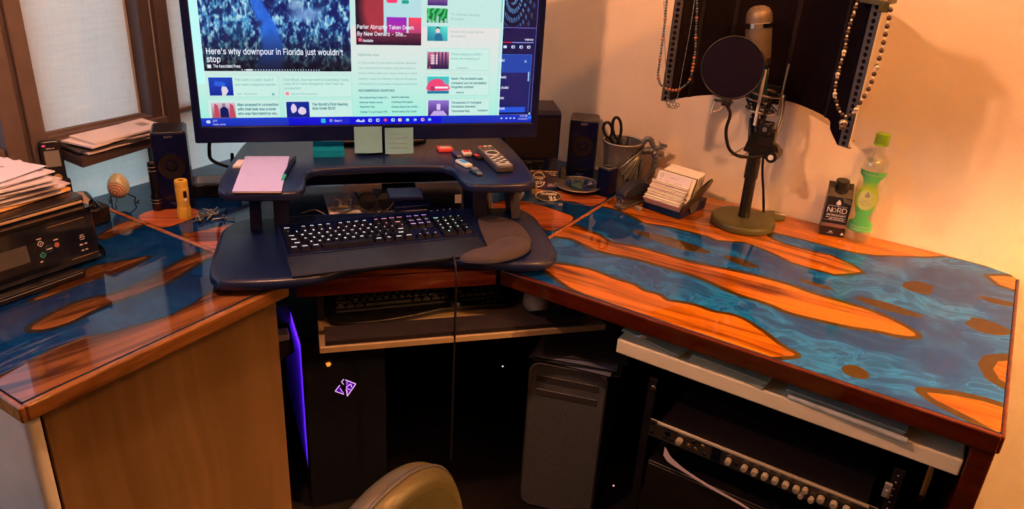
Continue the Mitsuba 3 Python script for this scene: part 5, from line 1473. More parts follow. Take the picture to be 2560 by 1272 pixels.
def along_y(outline, y0, y1, r=.0, seg=3):
    """An outline in x, z drawn along y, its two end edges rounded."""
    m = slab(outline, 0, y1 - y0, r, seg)
    v = np.asarray(m.vertices)
    return TM(np.c_[v[:, 0], y1 - v[:, 2], v[:, 1]], m.faces)


part(pr, 'body', along_y(curve2(body, 64), Y0, Y1, .012, 4), 'black_gloss', 40)
part(pr, 'lid', slab(rrect(.310, Y1 - Y0 - .006, .02, 6, .188, (Y0 + Y1) / 2), .8775, .893, .005), 'black_satin', 40)
part(pr, 'lid_edge', box(.338, .3445, Y0 + .02, Y1 - .014, .8800, .8868, .002), 'tan')
pn_o, pn_u = V([.3615, Y1 - .030, .793]), V([-.0085, 0, .070])
pl_ = lambda m: basis(m, pn_o, (0, 1, 0), pn_u)
PNL = part(pr, 'control_panel', pl_(box(-.38, .022, -.030, .072, 0, .0022, .0015)), 'black_gloss', 30)
part(PNL, 'screen', pl_(box(-.260, -.124, .001, .038, .0022, .0028)), 'grey_dark')
for cx, cy, kd in ((-.096, .032, 0), (-.064, .019, 1), (-.097, .007, 2), (-.082, .022, 3)):
    if kd in (0, 2):
        m = cat(*[put(box(-.0045, .0045, -.0006, .0006, 0, .0005), (cx + .0032 * a, cy + .0032 * b, .0024), 45 if a * b < 0 else -45) for a in (-1, 1) for b in (-1, 1)], put(box(-.0025, .0025, -.0006, .0006, 0, .0005), (cx, cy, .0024), 50))
        part(PNL, 'icon', pl_(m), 'paper' if kd == 0 else 'teal_green', False)
    elif kd == 1:
        part(PNL, 'stop_button', pl_(put(lathe([(.0001, .0008), (.0052, .0008), (.0058, 0)], 20), (cx, cy, .0022))), 'stop_red', 30, label='round red stop button')
    else:
        part(PNL, 'icon', pl_(put(torus((0, 0, 0), .0075, .0006, 20, 4), (cx, cy - .006, .0024))), 'teal_dark', False)
part(PNL, 'panel_print', pl_(cat(*[put(dashes(w_, .0036, i_ + 40), (x_, y_, .0024)) for i_, (w_, x_, y_) in enumerate(((.010, -.102, .0415), (.010, -.069, .0295), (.012, -.087, .0145), (.012, -.106, -.0075)))])), 'paper_shade', False, kind='stuff')
part(PNL, 'feature_print', pl_(cat(*[put(box(0, .010, 0, .0012, 0, .0003), (-.014, y_, .0024)) for y_ in (.013, .018, .023)], put(torus((0, 0, 0), .0055, .0006, 4, 4), (-.009, .018, .0026)), put(dashes(.017, .0048, 31), (-.018, .001, .0024)), put(dashes(.015, .0036, 32), (-.017, -.012, .0024)))), 'paper_shade', False, kind='stuff')
part(PNL, 'panel_trim', pl_(box(-.042, .018, -.0242, -.0230, .0022, .0028)), 'gold')
part(PNL, 'panel_trim', pl_(box(-.075, .005, .0600, .0614, .0022, .0028)), 'gold')
part(pr, 'paper_tray', cat(box(.345, .420, -1.80, -1.425, .7515, .7575, .002), box(.410, .424, -1.80, -1.422, .7512, .7685, .003)), 'black_gloss', 30)
part(pr, 'tray_line', box(.4238, .4248, -1.80, -1.428, .7615, .7630), 'grey_plastic')
part(pr, 'tray_line', box(.361, .3618, -1.79, -1.352, .778, .7795), 'grey_plastic')

# the heap of papers on the printer
ORD = ('first', 'second', 'third', 'fourth', 'fifth', 'sixth', 'seventh', 'eighth', 'ninth', 'tenth', 'eleventh', 'twelfth')
rg = np.random.default_rng(21)
zz = .8935
stack = [('manila', .012, 6, 'manila folder'), ('paper', .008, -4, None), ('paper_shade', .006, 7, None), ('manila', .004, 3, None), ('paper', .009, -2, None), ('paper_shade', .005, 9, None), ('paper', .010, 4, None), ('paper', .006, -8, None), ('paper_shade', .005, 5, None), ('paper', .008, -3, None), ('paper', .006, 8, None), ('paper', .004, 2, None)]


def paper_pad(w, h, t, rz, at, curl=.003):
    nx, ny = 10, 10
    x, y = np.meshgrid(np.linspace(-w / 2, w / 2, nx), np.linspace(-h / 2, h / 2, ny))
    z = curl * ((x / w * 2) ** 2 * .5 + (y / h * 2) ** 2 * .5) * (.5 + .5 * np.sign(x + y))
    top = np.stack([x, y, z + t], -1).reshape(-1, 3)
    bot = np.stack([x, y, z], -1).reshape(-1, 3)
    i, j = np.meshgrid(np.arange(nx - 1), np.arange(ny - 1))
    a = (j * nx + i).ravel()
    f = np.vstack([np.c_[a, a + 1, a + nx + 1], np.c_[a, a + nx + 1, a + nx]])
    e = [i_ for i_ in range(nx)] + [nx * j_ + nx - 1 for j_ in range(1, ny)] + [nx * (ny - 1) + i_ for i_ in range(nx - 2, -1, -1)] + [nx * j_ for j_ in range(ny - 2, 0, -1)]
    e = V(e)
    e2, n_ = np.roll(e, -1), nx * ny
    s = np.vstack([np.c_[e + n_, e2 + n_, e2], np.c_[e + n_, e2, e]])
    return put(TM(np.vstack([top, bot]), np.vstack([f, f[:, ::-1] + n_, s])), at, rz)


for i, (mt, t, rz_, _) in enumerate(stack):
    t *= .58
    first = i == 0
    off = (rg.uniform(-.008, .008), rg.uniform(-.010, .010) - i * .0035)
    k = single('document' if mt != 'manila' else 'folder', paper_pad(.205, .265, t - .0008, rz_, (.200 + off[0] + .002 * i, -1.497 + off[1], zz), .002), mt,
               ('orange manila folder at the bottom of the paper heap on the printer' if first else 'thin orange folder sticking out of the middle of the paper heap on the printer') if mt == 'manila' else
               ('printed letter on top of the paper heap on the black printer' if i == len(stack) - 1 else f'{ORD[i]} layer of white papers from the bottom of the heap on the printer'),
               'folder' if mt == 'manila' else 'papers', False)
    zz += t + .0010
k = single('printed_letter', paper_pad(.200, .255, .0006, 14, (.215, -1.535, zz), .004), 'paper', 'loose printed letter with grey lines, topmost on the heap of papers on the printer', 'papers', False)
ln = []
rl = random.Random(9)
for i in range(9):
    ln.append(box(-.070, -.070 + rl.uniform(.06, .14), -.0012, .0012, 0, .0003))
    ln[-1] = put(ln[-1], (0, .085 - i * .018, .0022))
part(k, 'printed_lines', put(cat(*ln), (.215, -1.535, zz + .0006), 14), 'paper_line', False)

# handset in its cradle
ph = thing('cordless_phone', 'black cordless phone with a red light, standing behind the papers by the brown post', 'phone')
pf_ = lambda m: basis(m, (.066, -1.264, .824), (.42, .905, 0), (-.14, .065, .985))
part(ph, 'body', pf_(slab(rrect(.048, .118, .010, 5, 0, .056), -.020, 0, .005, 3)), 'black_satin', 40)
part(ph, 'screen', pf_(box(-.016, .017, .050, .090, 0, .0008)), 'grey_plastic')
part(ph, 'earpiece', pf_(put(dashes(.018, .0034, 33), (-.010, .094, 0))), 'paper_shade', False)
part(ph, 'red_light', pf_(box(-.0175, -.010, .1005, .1045, 0, .0012)), 'red', False, emitter=glow(GAIN * lin(255, 60, 90) * 1.4))
part(ph, 'key', pf_(put(lathe([(.0001, .0014), (.009, .0012), (.010, 0)], 20), (.004, .022, 0))), 'tan', 30)
for i in range(6):
    part(ph, 'key', pf_(box(-.016 + (i % 3) * .0125, -.0075 + (i % 3) * .0125, .002 + (i // 3) * .0085, .0075 + (i // 3) * .0085, 0, .001)), 'grey_dark', False)
part(ph, 'cradle', cat(box(.022, .066, -1.300, -1.228, .7512, .838, .006)), 'black_plastic', 30)

# letter tray on the window ledge
lt = thing('letter_tray', 'dark letter tray fixed to the window ledge, holding envelopes', 'letter tray')
corners = [(.020, -1.225), (.128, -1.228), (.098, -1.000), (.020, -.985)]
part(lt, 'tray', slab(corners, .878, .9035, .002, 2), 'frame_dark', 20)
part(lt, 'tray_lip', slab([(.124, -1.224), (.1275, -1.224), (.0975, -1.004), (.094, -1.004)], .9035, .9065), 'frame_dark', 20)
part(lt, 'wall_bracket', box(.0262, .032, -1.20, -1.00, .862, .905, .002), 'frame_dark')
for i, (mt, rz_, x_, y_, w_, h_) in enumerate((('paper_shade', 4, .072, -1.110, .105, .210), ('note_teal', -3, .075, -1.135, .10, .18), ('paper_shade', -8, .070, -1.085, .10, .19), ('paper', 10, .074, -1.115, .105, .20), ('paper', 3, .078, -1.090, .100, .21))):
    mt = 'grey_dark' if mt == 'note_teal' else mt
    zt = .9072 + i * .0056
    k = single('envelope', paper_pad(w_, h_, .0044, rz_, (x_, y_, zt), .002), mt,
               ('topmost pale envelope with printed address blocks in the letter tray on the ledge' if i == 4 else 'dark envelope in the letter tray' if mt == 'grey_dark' else f'{("bottom", "", "middle", "second from top", "")[i]} pale envelope in the letter tray on the window ledge'), 'envelope', False)
    if i >= 3:
        part(k, 'address_print', put(cat(*[box(-.022, .012, .06 + q * .006, .063 + q * .006, 0, .0003) for q in range(4)]), (x_, y_, zt + .0052 + .0006), rz_), 'paper_line', False, kind='stuff')

# tablet leaning out behind the printer, on a black box
single('power_box', slab(rrect(.10, .075, .012, 5, .145, -1.250), TOP + .0006, .793, .004), 'black_plastic', 'black box under the tablet behind the printer', 'box')
tb = thing('tablet', 'black-rimmed tablet lying face up behind the printer, right of the papers', 'tablet')
tf = lambda m: put(m, (.140, -1.2700, .7938), 72.5, 0, 0)
part(tb, 'body', tf(slab(rrect(.092, .150, .018, 6), 0, .0095, .004, 3)), 'black_gloss', 40)
part(tb, 'face', tf(slab(rrect(.068, .124, .008, 5, 0, .004), .0095, .0101)), 'tan', 40)

# stone egg on its wire tripod
eg = thing('stone_egg', 'polished banded stone egg on a wire tripod, in front of the window shade', 'egg ornament')
EC = V([.112, -1.137, .8035])


def agate(p, n, uv):
    w = fbm(p.x * 40, p.y * 40, p.z * 40, 3)
    r = dr.sqrt(dr.square(p.x - .13) + dr.square(p.y + 1.162) + dr.square((p.z - .792)))
    s = .5 + .5 * dr.sin(r * 900 + w * 9)
    inner = 1 - smoothstep(.030, .036, r + .008 * w)
    return mix(mix((.52, .50, .36), (.38, .44, .34), w), mix((.24, .11, .08), (.55, .38, .27), s), inner)


plastic('agate', mikit.proc(agate), .14, .6)
a_ = np.linspace(-math.pi / 2, math.pi / 2, 26)
part(eg, 'egg', put(lathe([(max(.0001, .0262 * math.cos(t) * (1 - .13 * math.sin(t))), .0335 * math.sin(t)) for t in a_], 48), EC), 'agate', True)
part(eg, 'wire_ring', torus(EC - V([0, 0, .024]), .0165, .0016, 32, 6), 'black_satin', True)
for i in range(3):
    t = -.9 + i * 2 * math.pi / 3
    q = lambda r_, z_: (EC[0] + r_ * math.cos(t), EC[1] + r_ * math.sin(t), z_)
    part(eg, 'wire_leg', tube(smooth_path([q(.0165, EC[2] - .024), q(.026, .772), q(.036, .764), q(.033, .753), q(.041, .7525), q(.044, .756)], 20), .0015, 6), 'teal_dark' if i == 0 else 'black_satin', True)

# the two flashlights
fl = thing('flashlight', 'black metal flashlight standing on its lens, left of the yellow one', 'flashlight', None)
FC = (.210, -1.097, TOP + .0003)
part(fl, 'barrel', put(lathe([(.0001, .128), (.011, .128), (.0118, .126), (.0118, .112), (.0112, .110), (.0112, .052), (.0116, .046), (.0138, .038), (.0142, .030)], 36), FC), 'black_gloss', 35)
part(fl, 'head', put(lathe([(.0142, .030), (.0142, .022), (.0128, .020), (.0128, .003), (.0122, 0), (.0001, 0)], 36), FC), 'black_gloss', 35)
for z_ in (.118, .108, .0305, .022):
    part(fl, 'ring', put(torus((0, 0, z_), .0118 if z_ > .1 else .0140, .0011, 36, 6), FC), 'steel', True)
part(fl, 'tail_switch', put(lathe([(.0001, .1295), (.007, .129), (.0075, .1275)], 20), FC), 'grey_dark', 30)
part(fl, 'grip_flat', cat(*[put(box(.0104, .0118, -.0025, .0025, .058, .104, .0006), FC, a__) for a__ in (-95, -45, 5, 55, 105, 155, 205)]), 'black_satin', 30)
fy = thing('flashlight', 'yellow plastic flashlight with a dark slide switch, standing in front of the desktop speaker', 'flashlight')
YC = (.304, -1.0865, TOP + .0003)
part(fy, 'barrel', put(lathe([(.0001, .0985), (.0068, .0985), (.0072, .101), (.0148, .101), (.0160, .0985), (.0160, .0865), (.0152, .086), (.0152, .082), (.0160, .0810), (.0158, .060), (.0150, .040), (.0148, .032), (.0160, .030)], 40), YC), 'yellow', 35)
part(fy, 'head', put(lathe([(.0160, .030), (.0172, .022), (.0180, .012), (.0172, .003), (.0160, 0), (.0001, 0)], 40), YC), 'yellow', 35)
part(fy, 'tail_hole', put(lathe([(.0001, .0990), (.0070, .0990)], 24), YC), 'black_plastic', False)
yv = -34.4                                                        # the way the switch faces
part(fy, 'switch', put(cat(box(.0140, .0185, -.004, .004, .058, .076, .002)), YC, yv + 22), 'black_plastic', 30)
part(fy, 'switch_tip', put(box(.0142, .0180, -.004, .004, .048, .0572, .002), YC, yv + 22), 'white_plastic', 30)

# router and a small heap of metal bits between the speaker and the riser
rt = thing('router', 'black network box with a stub antenna, behind the left end of the riser', 'router')
part(rt, 'case', put(slab(rrect(.125, .085, .012, 5), 0, .036, .005), (.215, -.915, TOP + .0006), 50), 'black_satin', 40)
part(rt, 'antenna', cat(rod((.160, -.815, TOP + .03), (.160, -.812, TOP + .075), .006, .0045)), 'black_satin')
part(rt, 'top_plate', put(slab(rrect(.100, .060, .010, 5), .036, .0368), (.215, -.915, TOP + .0006), 50), 'grey_plastic', 40)
rg = np.random.default_rng(17)
kinds_ = ('steel', 'chrome', 'steel', 'grey_plastic', 'gold', 'steel')
for i in range(16):
    a__ = rg.uniform(0, 6.28)
    l_ = rg.uniform(.012, .026)
    x_, y_ = .352 + rg.normal() * .020, -1.043 + rg.normal() * .016
    e_ = rg.uniform(-.2, .9) if i > 5 else 0.02
    d__ = V([math.cos(a__) * math.cos(e_), math.sin(a__) * math.cos(e_), abs(math.sin(e_))])
    c_ = V([x_, y_, TOP + .0035])
    m = cat(rod(c_, c_ + d__ * l_, .0026), rod(c_ + d__ * l_, c_ + d__ * (l_ + .010), .0016, .0012)) if i % 3 else cat(torus(c_ + V([0, 0, .003]), .006, .0014, 18, 6, d__ + V([0, 0, .4])), rod(c_, c_ + d__ * l_, .0018))
    m.vertices = m.vertices + V([0, 0, max(0, TOP + .0008 - m.bounds[0, 2])])
    single('jack_adapter', m, kinds_[i % 6], 'small metal plug lying in the heap beside the yellow flashlight', 'plug', 30, 'metal plugs in the heap beside the riser')
# ---------------------------------------------------------------- small things on the riser (its frame: x along, -y towards the sitter)
SZ = .9203
np_ = thing('note_pad', 'blank lavender-white note pad with a side tab, on the left lobe of the upper shelf', 'note pad')
q4 = sd((-.440, 1.256), (-.338, 1.266), (-.321, 1.020), (-.424, 1.012))
part(np_, 'pad', loc(slab(q4, SZ, SZ + .0035)), 'paper_shade', False)
part(np_, 'top_sheet', loc(slab(sd((-.441, 1.257), (-.337, 1.267), (-.320, 1.019), (-.425, 1.011)), SZ + .0037, SZ + .0043)), 'paper_lavender', False)
part(np_, 'tab', loc(slab(sd((-.450, 1.085), (-.432, 1.085), (-.425, 1.040), (-.440, 1.038)), SZ, SZ + .005)), 'paper', False)
k = thing('pen', 'black and teal ballpoint pen lying right of the note pad', 'pen')
part(k, 'barrel', loc(rod((-.331, -1.165, SZ + .0048), (-.308, -1.030, SZ + .0048), .0045)), 'navy_black')
part(k, 'tip', loc(rod((-.336, -1.196, SZ + .0038), (-.331, -1.165, SZ + .0048), .0030, .0048)), 'teal_green')
part(k, 'clip', loc(tube([(-.3135, -1.055, SZ + .0095), (-.320, -1.095, SZ + .0098)], .0012, 6)), 'chrome')
k = thing('sticky_note_block', 'block of teal sticky notes on the middle of the upper shelf', 'sticky notes')
for i in range(3):
    part(k, 'layer', loc(slab(sd((-.263 + i * .0006, 1.020), (-.186, 1.022 - i * .001), (-.184, .944), (-.261, .942)), SZ + i * .006, SZ + .0057 + i * .006)), 'note_teal', False)
k = thing('card_case', 'small red memory card case on the upper shelf, right of the sticky notes', 'card case')
rc = lambda m: loc(put(m, (.077, -.985, SZ), 3))
part(k, 'case', rc(cbox((.040, .034, .009), .002, (0, 0, .0046))), 'red_case', 30)
part(k, 'label', rc(cat(box(-.014, .014, -.010, .002, .0091, .0095), put(dashes(.022, .0040, 34), (-.011, .005, .0091)))), 'paper', False, kind='stuff')
rm = thing('remote_control', 'grey remote control covered with buttons, on the right lobe of the upper shelf', 'remote control')
A_, B_ = V([.179, -1.005]), V([.196, -1.175])
ra = math.degrees(math.atan2(B_[1] - A_[1], B_[0] - A_[0])) + 90
rf = lambda m: loc(put(m, ((A_[0] + B_[0]) / 2, (A_[1] + B_[1]) / 2, SZ), ra))
part(rm, 'body', rf(slab(rrect(.046, .176, .008, 5), .0004, .017, .004, 3)), 'grey_dark', 40)
FP = part(rm, 'faceplate', rf(slab(rrect(.040, .168, .006, 5), .0165, .0176, .0006, 2)), 'grey_plastic', 30)
part(FP, 'power_button', rf(put(cbox((.008, .006, .002), .0007), (-.013, .078, .0184))), 'red', 30, label='red power button')
for r_ in range(3):
    for c__ in range(3):
        if not (r_ == 0 and c__ == 0):
            part(FP, 'button', rf(put(cbox((.009, .0065, .0018), .0007), (-.0125 + c__ * .0125, .077 - r_ * .014, .0184))), 'white_plastic' if r_ == 0 else 'grey_dark', False)
part(FP, 'dial_pad', rf(put(lathe([(.0001, .002), (.012, .0019), (.0145, .0008), (.015, 0)], 28), (0, .020, .0176))), 'grey_dark', 30)
part(FP, 'dial_ring', rf(torus((0, .020, .0182), .0165, .0013, 32, 6)), 'white_plastic', True)
for r_ in range(6):
    for c__ in range(3):
        part(FP, 'button', rf(put(cbox((.0085, .0052, .0018), .0007), (-.0125 + c__ * .0125, -.007 - r_ * .0105, .0184))), 'white_plastic' if (r_ + c__) % 2 else 'grey_dark', False)
part(FP, 'lower_bar', rf(put(cbox((.030, .003, .0012), .0004), (0, -.072, .0182))), 'white_plastic', False)


def stick(label, x, y, az, w, l, body, tip=True, extra=None, lift=0.0):
    k = thing('usb_stick', label, 'usb stick')
    f = lambda m: loc(put(m, (x, -y, SZ + .0004 + lift), az))
    part(k, 'case', f(cbox((w, l, .008), .002, (0, 0, .004))), body, 30)
    if tip:
        part(k, 'plug', f(cbox((w * .66, .013, .0045), .0004, (0, -l / 2 - .006, .004))), 'steel', False)
    if extra:
        part(k, 'marking', f(cbox((w * .7, l * .55, .0006), 0, (0, .1 * l, .0084))), extra, False)
    return k


stick('blue usb stick with a white cap end, leftmost among the sticks on the riser', .100, 1.030, 8, .019, .030, 'blue_dark', True, None)
stick('white usb stick with printed red letters, between the blue stick and the remote', .128, 1.025, 0, .023, .030, 'white_plastic', True, 'red')
stick('short black usb stick with a red end, beside the remote control', .149, 1.060, 20, .016, .034, 'black_plastic', False, 'red')
stick('swivel usb stick in bright blue and silver, in front of the other sticks', .104, 1.108, 22, .020, .052, 'white_plastic', False, 'blue_light')
stick('dark teal usb stick with a metal plug, nearest the shelf edge', .121, 1.165, 12, .019, .036, 'teal_dark', True, 'grey_plastic')

# under the shelf, on the desk behind the keyboard tray
UZ = TOP + .013
k = single('printed_sheet', loc(put(paper_pad(.165, .215, .0006, 4, (0, 0, 0), .001), (-.150, -.975, UZ))), 'paper', 'printed sheet lying under the riser shelf, below the glass figurine', 'papers', False)
part(k, 'printed_lines', loc(cat(*[put(box(-.06, -.06 + .10 * (.6 + .4 * math.sin(i * 2.1)), -.001, .001, 0, .0003), (-.150, -1.06 + i * .012, UZ + .0018), 4) for i in range(14)])), 'paper_line', False)
single('printed_sheet', loc(put(paper_pad(.14, .20, .0006, -7, (0, 0, 0), .001), (-.045, -.95, UZ + .0022))), 'paper_shade', 'second sheet under the riser shelf, partly below the black wallet', 'papers', False)
gf_ = thing('glass_figurine', 'tiny clear glass figurine with raised wings, on the sheet under the riser shelf', 'figurine')
gl = lambda m: loc(put(m, (-.190, -1.015, UZ + .004), 20))
part(gf_, 'body', gl(ball((0, 0, .013), (.017, .012, .012), 3)), 'clear_glass', True)
part(gf_, 'neck', gl(tube(smooth_path([(.010, 0, .018), (.016, 0, .030), (.010, 0, .040), (.016, 0, .046)], 18), np.linspace(.005, .0022, 18), 8)), 'clear_glass', True)
part(gf_, 'wing', gl(tube(smooth_path([(-.004, .004, .022), (-.016, .008, .036), (-.028, .010, .040)], 14), np.linspace(.005, .0012, 14), 8)), 'clear_glass', True)
part(gf_, 'wing', gl(tube(smooth_path([(0, .002, .022), (.002, .004, .040), (.004, .004, .054)], 14), np.linspace(.005, .0012, 14), 8)), 'clear_glass', True)
sg = thing('sunglasses', 'black sunglasses propped open under the riser shelf, between figurine and wallet', 'sunglasses')
for s in (-1, 1):
    lens = curve2([(-.022, .002), (-.018, .024), (.004, .032), (.022, .022), (.020, .0), (.0, -.014), (-.014, -.010)], 30)
    f_ = lambda m: loc(basis(m, (-.108 + s * .024, -1.030 + abs(s) * .002, UZ + .026), (math.cos(s * .35), math.sin(s * .35), 0), (0, .25, .97)))
    part(sg, 'lens', f_(slab(lens, -.001, .0008)), 'black_gloss', 30)
    part(sg, 'rim', f_(tube(np.c_[lens, np.zeros(len(lens))], .0022, 6, True)), 'black_plastic', True)
    part(sg, 'temple', loc(tube(smooth_path([(-.108 + s * .046, -1.022, UZ + .045), (-.108 + s * .050, -.965, UZ + .038), (-.108 + s * .046, -.905, UZ + .012)], 14), .0024, 6)), 'black_plastic', True)
part(sg, 'bridge', loc(tube(smooth_path([(-.120, -1.033, UZ + .042), (-.108, -1.037, UZ + .046), (-.096, -1.033, UZ + .042)], 8), .0022, 6)), 'black_plastic', True)
wl = thing('wallet', 'black leather wallet with a pale edge, under the riser shelf behind the number keys', 'wallet')
wf = lambda m: loc(put(m, (-.020, -.985, UZ + .004), 6))
part(wl, 'cover', wf(slab(rrect(.098, .105, .008, 5), .006, .020, .004)), 'navy_black', 40)
part(wl, 'base', wf(slab(rrect(.098, .105, .008, 5), 0, .004, .0015)), 'navy_black', 40)
part(wl, 'cards', wf(box(-.036, .040, -.050, .048, .0041, .0059)), 'paper_shade', False)
k = thing('black_card_box', 'dark flat box with a greenish top under the riser shelf, behind the wallet', 'box')
part(k, 'lid', loc(slab(sd((-.085, .93), (.010, .93), (.012, .885), (-.08, .885)), UZ, UZ + .034, .002)), 'teal_dark', 30)
single('thin_cable', loc(tube(smooth_path([(-.30, -1.03, UZ + .012), (-.265, -1.045, UZ + .026), (-.235, -1.05, UZ + .010), (-.215, -1.06, UZ + .005), (-.18, -1.063, UZ + .0045)], 30), .0016, 6)), 'grey_plastic', 'thin pale cable lying left of the sheet under the riser', 'cable', True)
single('hanging_cable', tube(smooth_path([loc(trimesh.Trimesh(V([[.030, -1.380, .797], [.03, -1.4, .79], [.03, -1.41, .78]]), [[0, 1, 2]], process=False)).vertices[i] for i in range(3)] + [tuple(RZ(RA) @ V([.030, -1.420, z])) for z in (.74, .68, .62, .56, .48, .38, .25)], 60), .0028), 'black_plastic', 'thin black cable hanging from the keyboard tray in front of the desk edge', 'cable', True)
# ---------------------------------------------------------------- below the desk
kd_ = thing('pull_out_shelf', 'pulled-out beige shelf for a keyboard below the corner of the desk', 'shelf')
DB = 1.422                                                     # how far its front edge stands out from the corner
part(kd_, 'board', loc(box(-.275, .405, -DB, -1.00, .594, .610, .0015)), 'beige_board', 20)
for s in (-.2755, .385):
    single('shelf_slide', loc(box(s, s + .016, -1.30, -.95, .6108, .6990, .002)), 'black_plastic', f'dark steel slide at the {"left" if s < 0 else "right"} side of the pull-out shelf', 'slide')
k = thing('wrist_pad', 'long black fuzzy wrist pad on the front of the pull-out shelf', 'wrist rest')
part(k, 'pad', loc(hull([(x, -y, z) for x in (-.262, .345) for y, z in ((1.416, .6105), (1.418, .622), (1.408, .632), (1.372, .634), (1.358, .626), (1.356, .6105))])), 'fuzzy_black', 50)
k2 = thing('keyboard', 'older black keyboard with curved front and volume dial, on the pull-out shelf', 'keyboard')
kk_ = lambda m: loc(put(m, (-.02, -1.235, .6108), 3))
oc = [(-.228, .10), (-.236, .04), (-.236, -.06), (-.20, -.098), (-.12, -.104), (-.03, -.092), (.03, -.078), (.12, -.078), (.20, -.085), (.235, -.06), (.238, .05), (.228, .10), (0, .104)]
part(k2, 'case', kk_(slab(curve2(oc, 80), 0, .014, .005)), 'black_plastic', 40)
part(k2, 'raised_deck', kk_(hull([(x, y, z) for x in (-.222, .226) for y, z in ((-.044, .013), (.092, .013), (-.040, .0165), (.088, .023))])), 'black_satin', 20)
part(k2, 'deck_line', kk_(box(-.215, .205, -.0485, -.0465, .0135, .0168)), 'grey_dark')
lg = []
for x, r, w, h, s in layout():
    if x > 17.9:
        x -= .2
    cx, cy = -.214 + (x + w / 2) * .01855, -.036 + (r + h / 2) * .0182
    if cy > .085:
        continue
    cz = .0160 + (cy + .04) * .05
    part(k2, 'key', kk_(put(keycap(w * .96, h * .95, .006), (cx, cy, cz))), 'black_plastic', False)
    if s and r in (0, 1, 2) and w < 2:
        lg.append(put(box(-.0035, .0035, -.0008, .0008, 0, .0003), (cx, cy, cz + .0062)))
part(k2, 'legends', kk_(cat(*lg)), 'paper_line', False, kind='stuff')
part(k2, 'volume_dial', kk_(put(lathe([(.0001, .010), (.014, .0095), (.0165, .006), (.017, 0)], 32), (.072, -.060, .0135))), 'charcoal', 35)
for i, (a, b) in enumerate(((.140, -.070), (.156, -.070), (.172, -.068), (.156, -.061))):
    part(k2, 'arrow_mark', kk_(box(a - .004, a + .004, b - .001, b + .001, .0138, .0146)), 'grey_plastic', False)
part(k2, 'badge', kk_(box(.184, .202, .000, .008, .020, .0225)), 'teal_dark', False)
k = thing('mouse', 'white computer mouse on the pull-out shelf under the right desk edge', 'mouse')
mz = np.linspace(0, 1, 9)
mouse = [(0.033 * math.cos(t), .055 * math.sin(t)) for t in np.linspace(0, 2 * math.pi, 40, endpoint=False)]
mv = np.vstack([np.c_[V(mouse) * math.sqrt(max(0, 1 - (z * .98) ** 2)), np.full(40, z * .034)] for z in mz])
mf_ = np.vstack([np.vstack([np.c_[j * 40 + np.arange(40), j * 40 + (np.arange(40) + 1) % 40, (j + 1) * 40 + (np.arange(40) + 1) % 40], np.c_[j * 40 + np.arange(40), (j + 1) * 40 + (np.arange(40) + 1) % 40, (j + 1) * 40 + np.arange(40)]]) for j in range(8)])
part(k, 'shell', put(cat(TM(mv, mf_), cap(mv[-40:, :2], mz[-1] * .034), cap(mouse, 0, False)), (1.124, -.690, .6106), 40), 'white_plastic', True)
part(k, 'wheel', put(rod((-.004, .036, .026), (.004, .036, .026), .006), (1.124, -.690, .6106), 40), 'grey_dark')

# dark back board under the desk, so that the knee space stays closed
struct('trim_10', cat(box(.10, 2.09, -.030, -.012, .0, .70), box(.012, .030, -1.18, -.03, 0, .70)), 'black_plastic')

# gaming tower with glowing emblem
tw = thing('computer_tower', 'black gaming computer tower with a glowing violet diamond emblem, under the desk corner', 'computer')
TA = 55.0
to = lambda m: put(m, (.703, -1.085, 0.002), TA)
TWW, TD, TH_ = .42, .44, .515
part(tw, 'front_panel', to(hull([(x, y, z) for z, y0 in ((0, 0), (.30, -.006), (TH_, .010)) for x in (0, .205) for y in (y0, .035)])), 'black_gloss', 20)
part(tw, 'case', to(cat(box(.198, .205, .035, TD, 0, TH_, .002), box(.0, .205, .035, TD, TH_ - .006, TH_, .002), box(0, .205, .035, TD, 0, .012, .002), box(0, .205, TD - .008, TD, 0, TH_, .002))), 'black_plastic', 20)
scene['frosted_acrylic'] = {'type': 'principledthin', 'base_color': rgb((.5, .5, .85)), 'roughness': .5, 'diff_trans': 1.5, 'eta': 1.3}
part(tw, 'side_window', to(TM([[.001, .035, .10], [.001, TD, .10], [.001, TD, TH_ - .02], [.001, .035, TH_ - .02]], [[0, 1, 2], [0, 2, 3]])), 'frosted_acrylic', False)
part(tw, 'side_lower', to(box(0, .004, .035, TD, .012, .10)), 'black_plastic')
part(tw, 'mainboard', to(box(.150, .156, .05, TD - .02, .03, TH_ - .03)), 'bead_blue')
part(tw, 'graphics_card', to(box(.03, .15, .10, TD - .03, .22, .262, .003)), 'grey_dark')
part(tw, 'cooler', to(box(.06, .15, .18, .30, .31, .42, .004)), 'grey_plastic')
part(tw, 'fan', to(put(lathe([(.0001, 0), (.018, 0), (.020, .012), (.0001, .014)], 24), (.05, .24, .365), 0, 0, -90)), 'grey_plastic')
part(tw, 'light_strip', to(cat(box(.012, .018, .045, .050, .13, TH_ - .05), box(.012, .018, .045, TD - .04, TH_ - .035, TH_ - .030))), 'white_plastic', False, emitter=glow(GAIN * V([.75, .08, 5.0]) * 4.0, 1.0), label='violet light strip')
EM = lambda m: to(basis(m, (.100, -.0014, .372), (1, 0, 0), (0, .0744, 1)))
# the emblem: a diamond split by a slanting dark band, with carved strokes inside


def stroke(a, b, w):
    a, b = V(a, float), V(b, float)
    d = (b - a) / np.linalg.norm(b - a)
    n_ = V([-d[1], d[0]]) * w / 2
    return slab([a - n_, b - n_, b + n_, a + n_], 0, .0006)


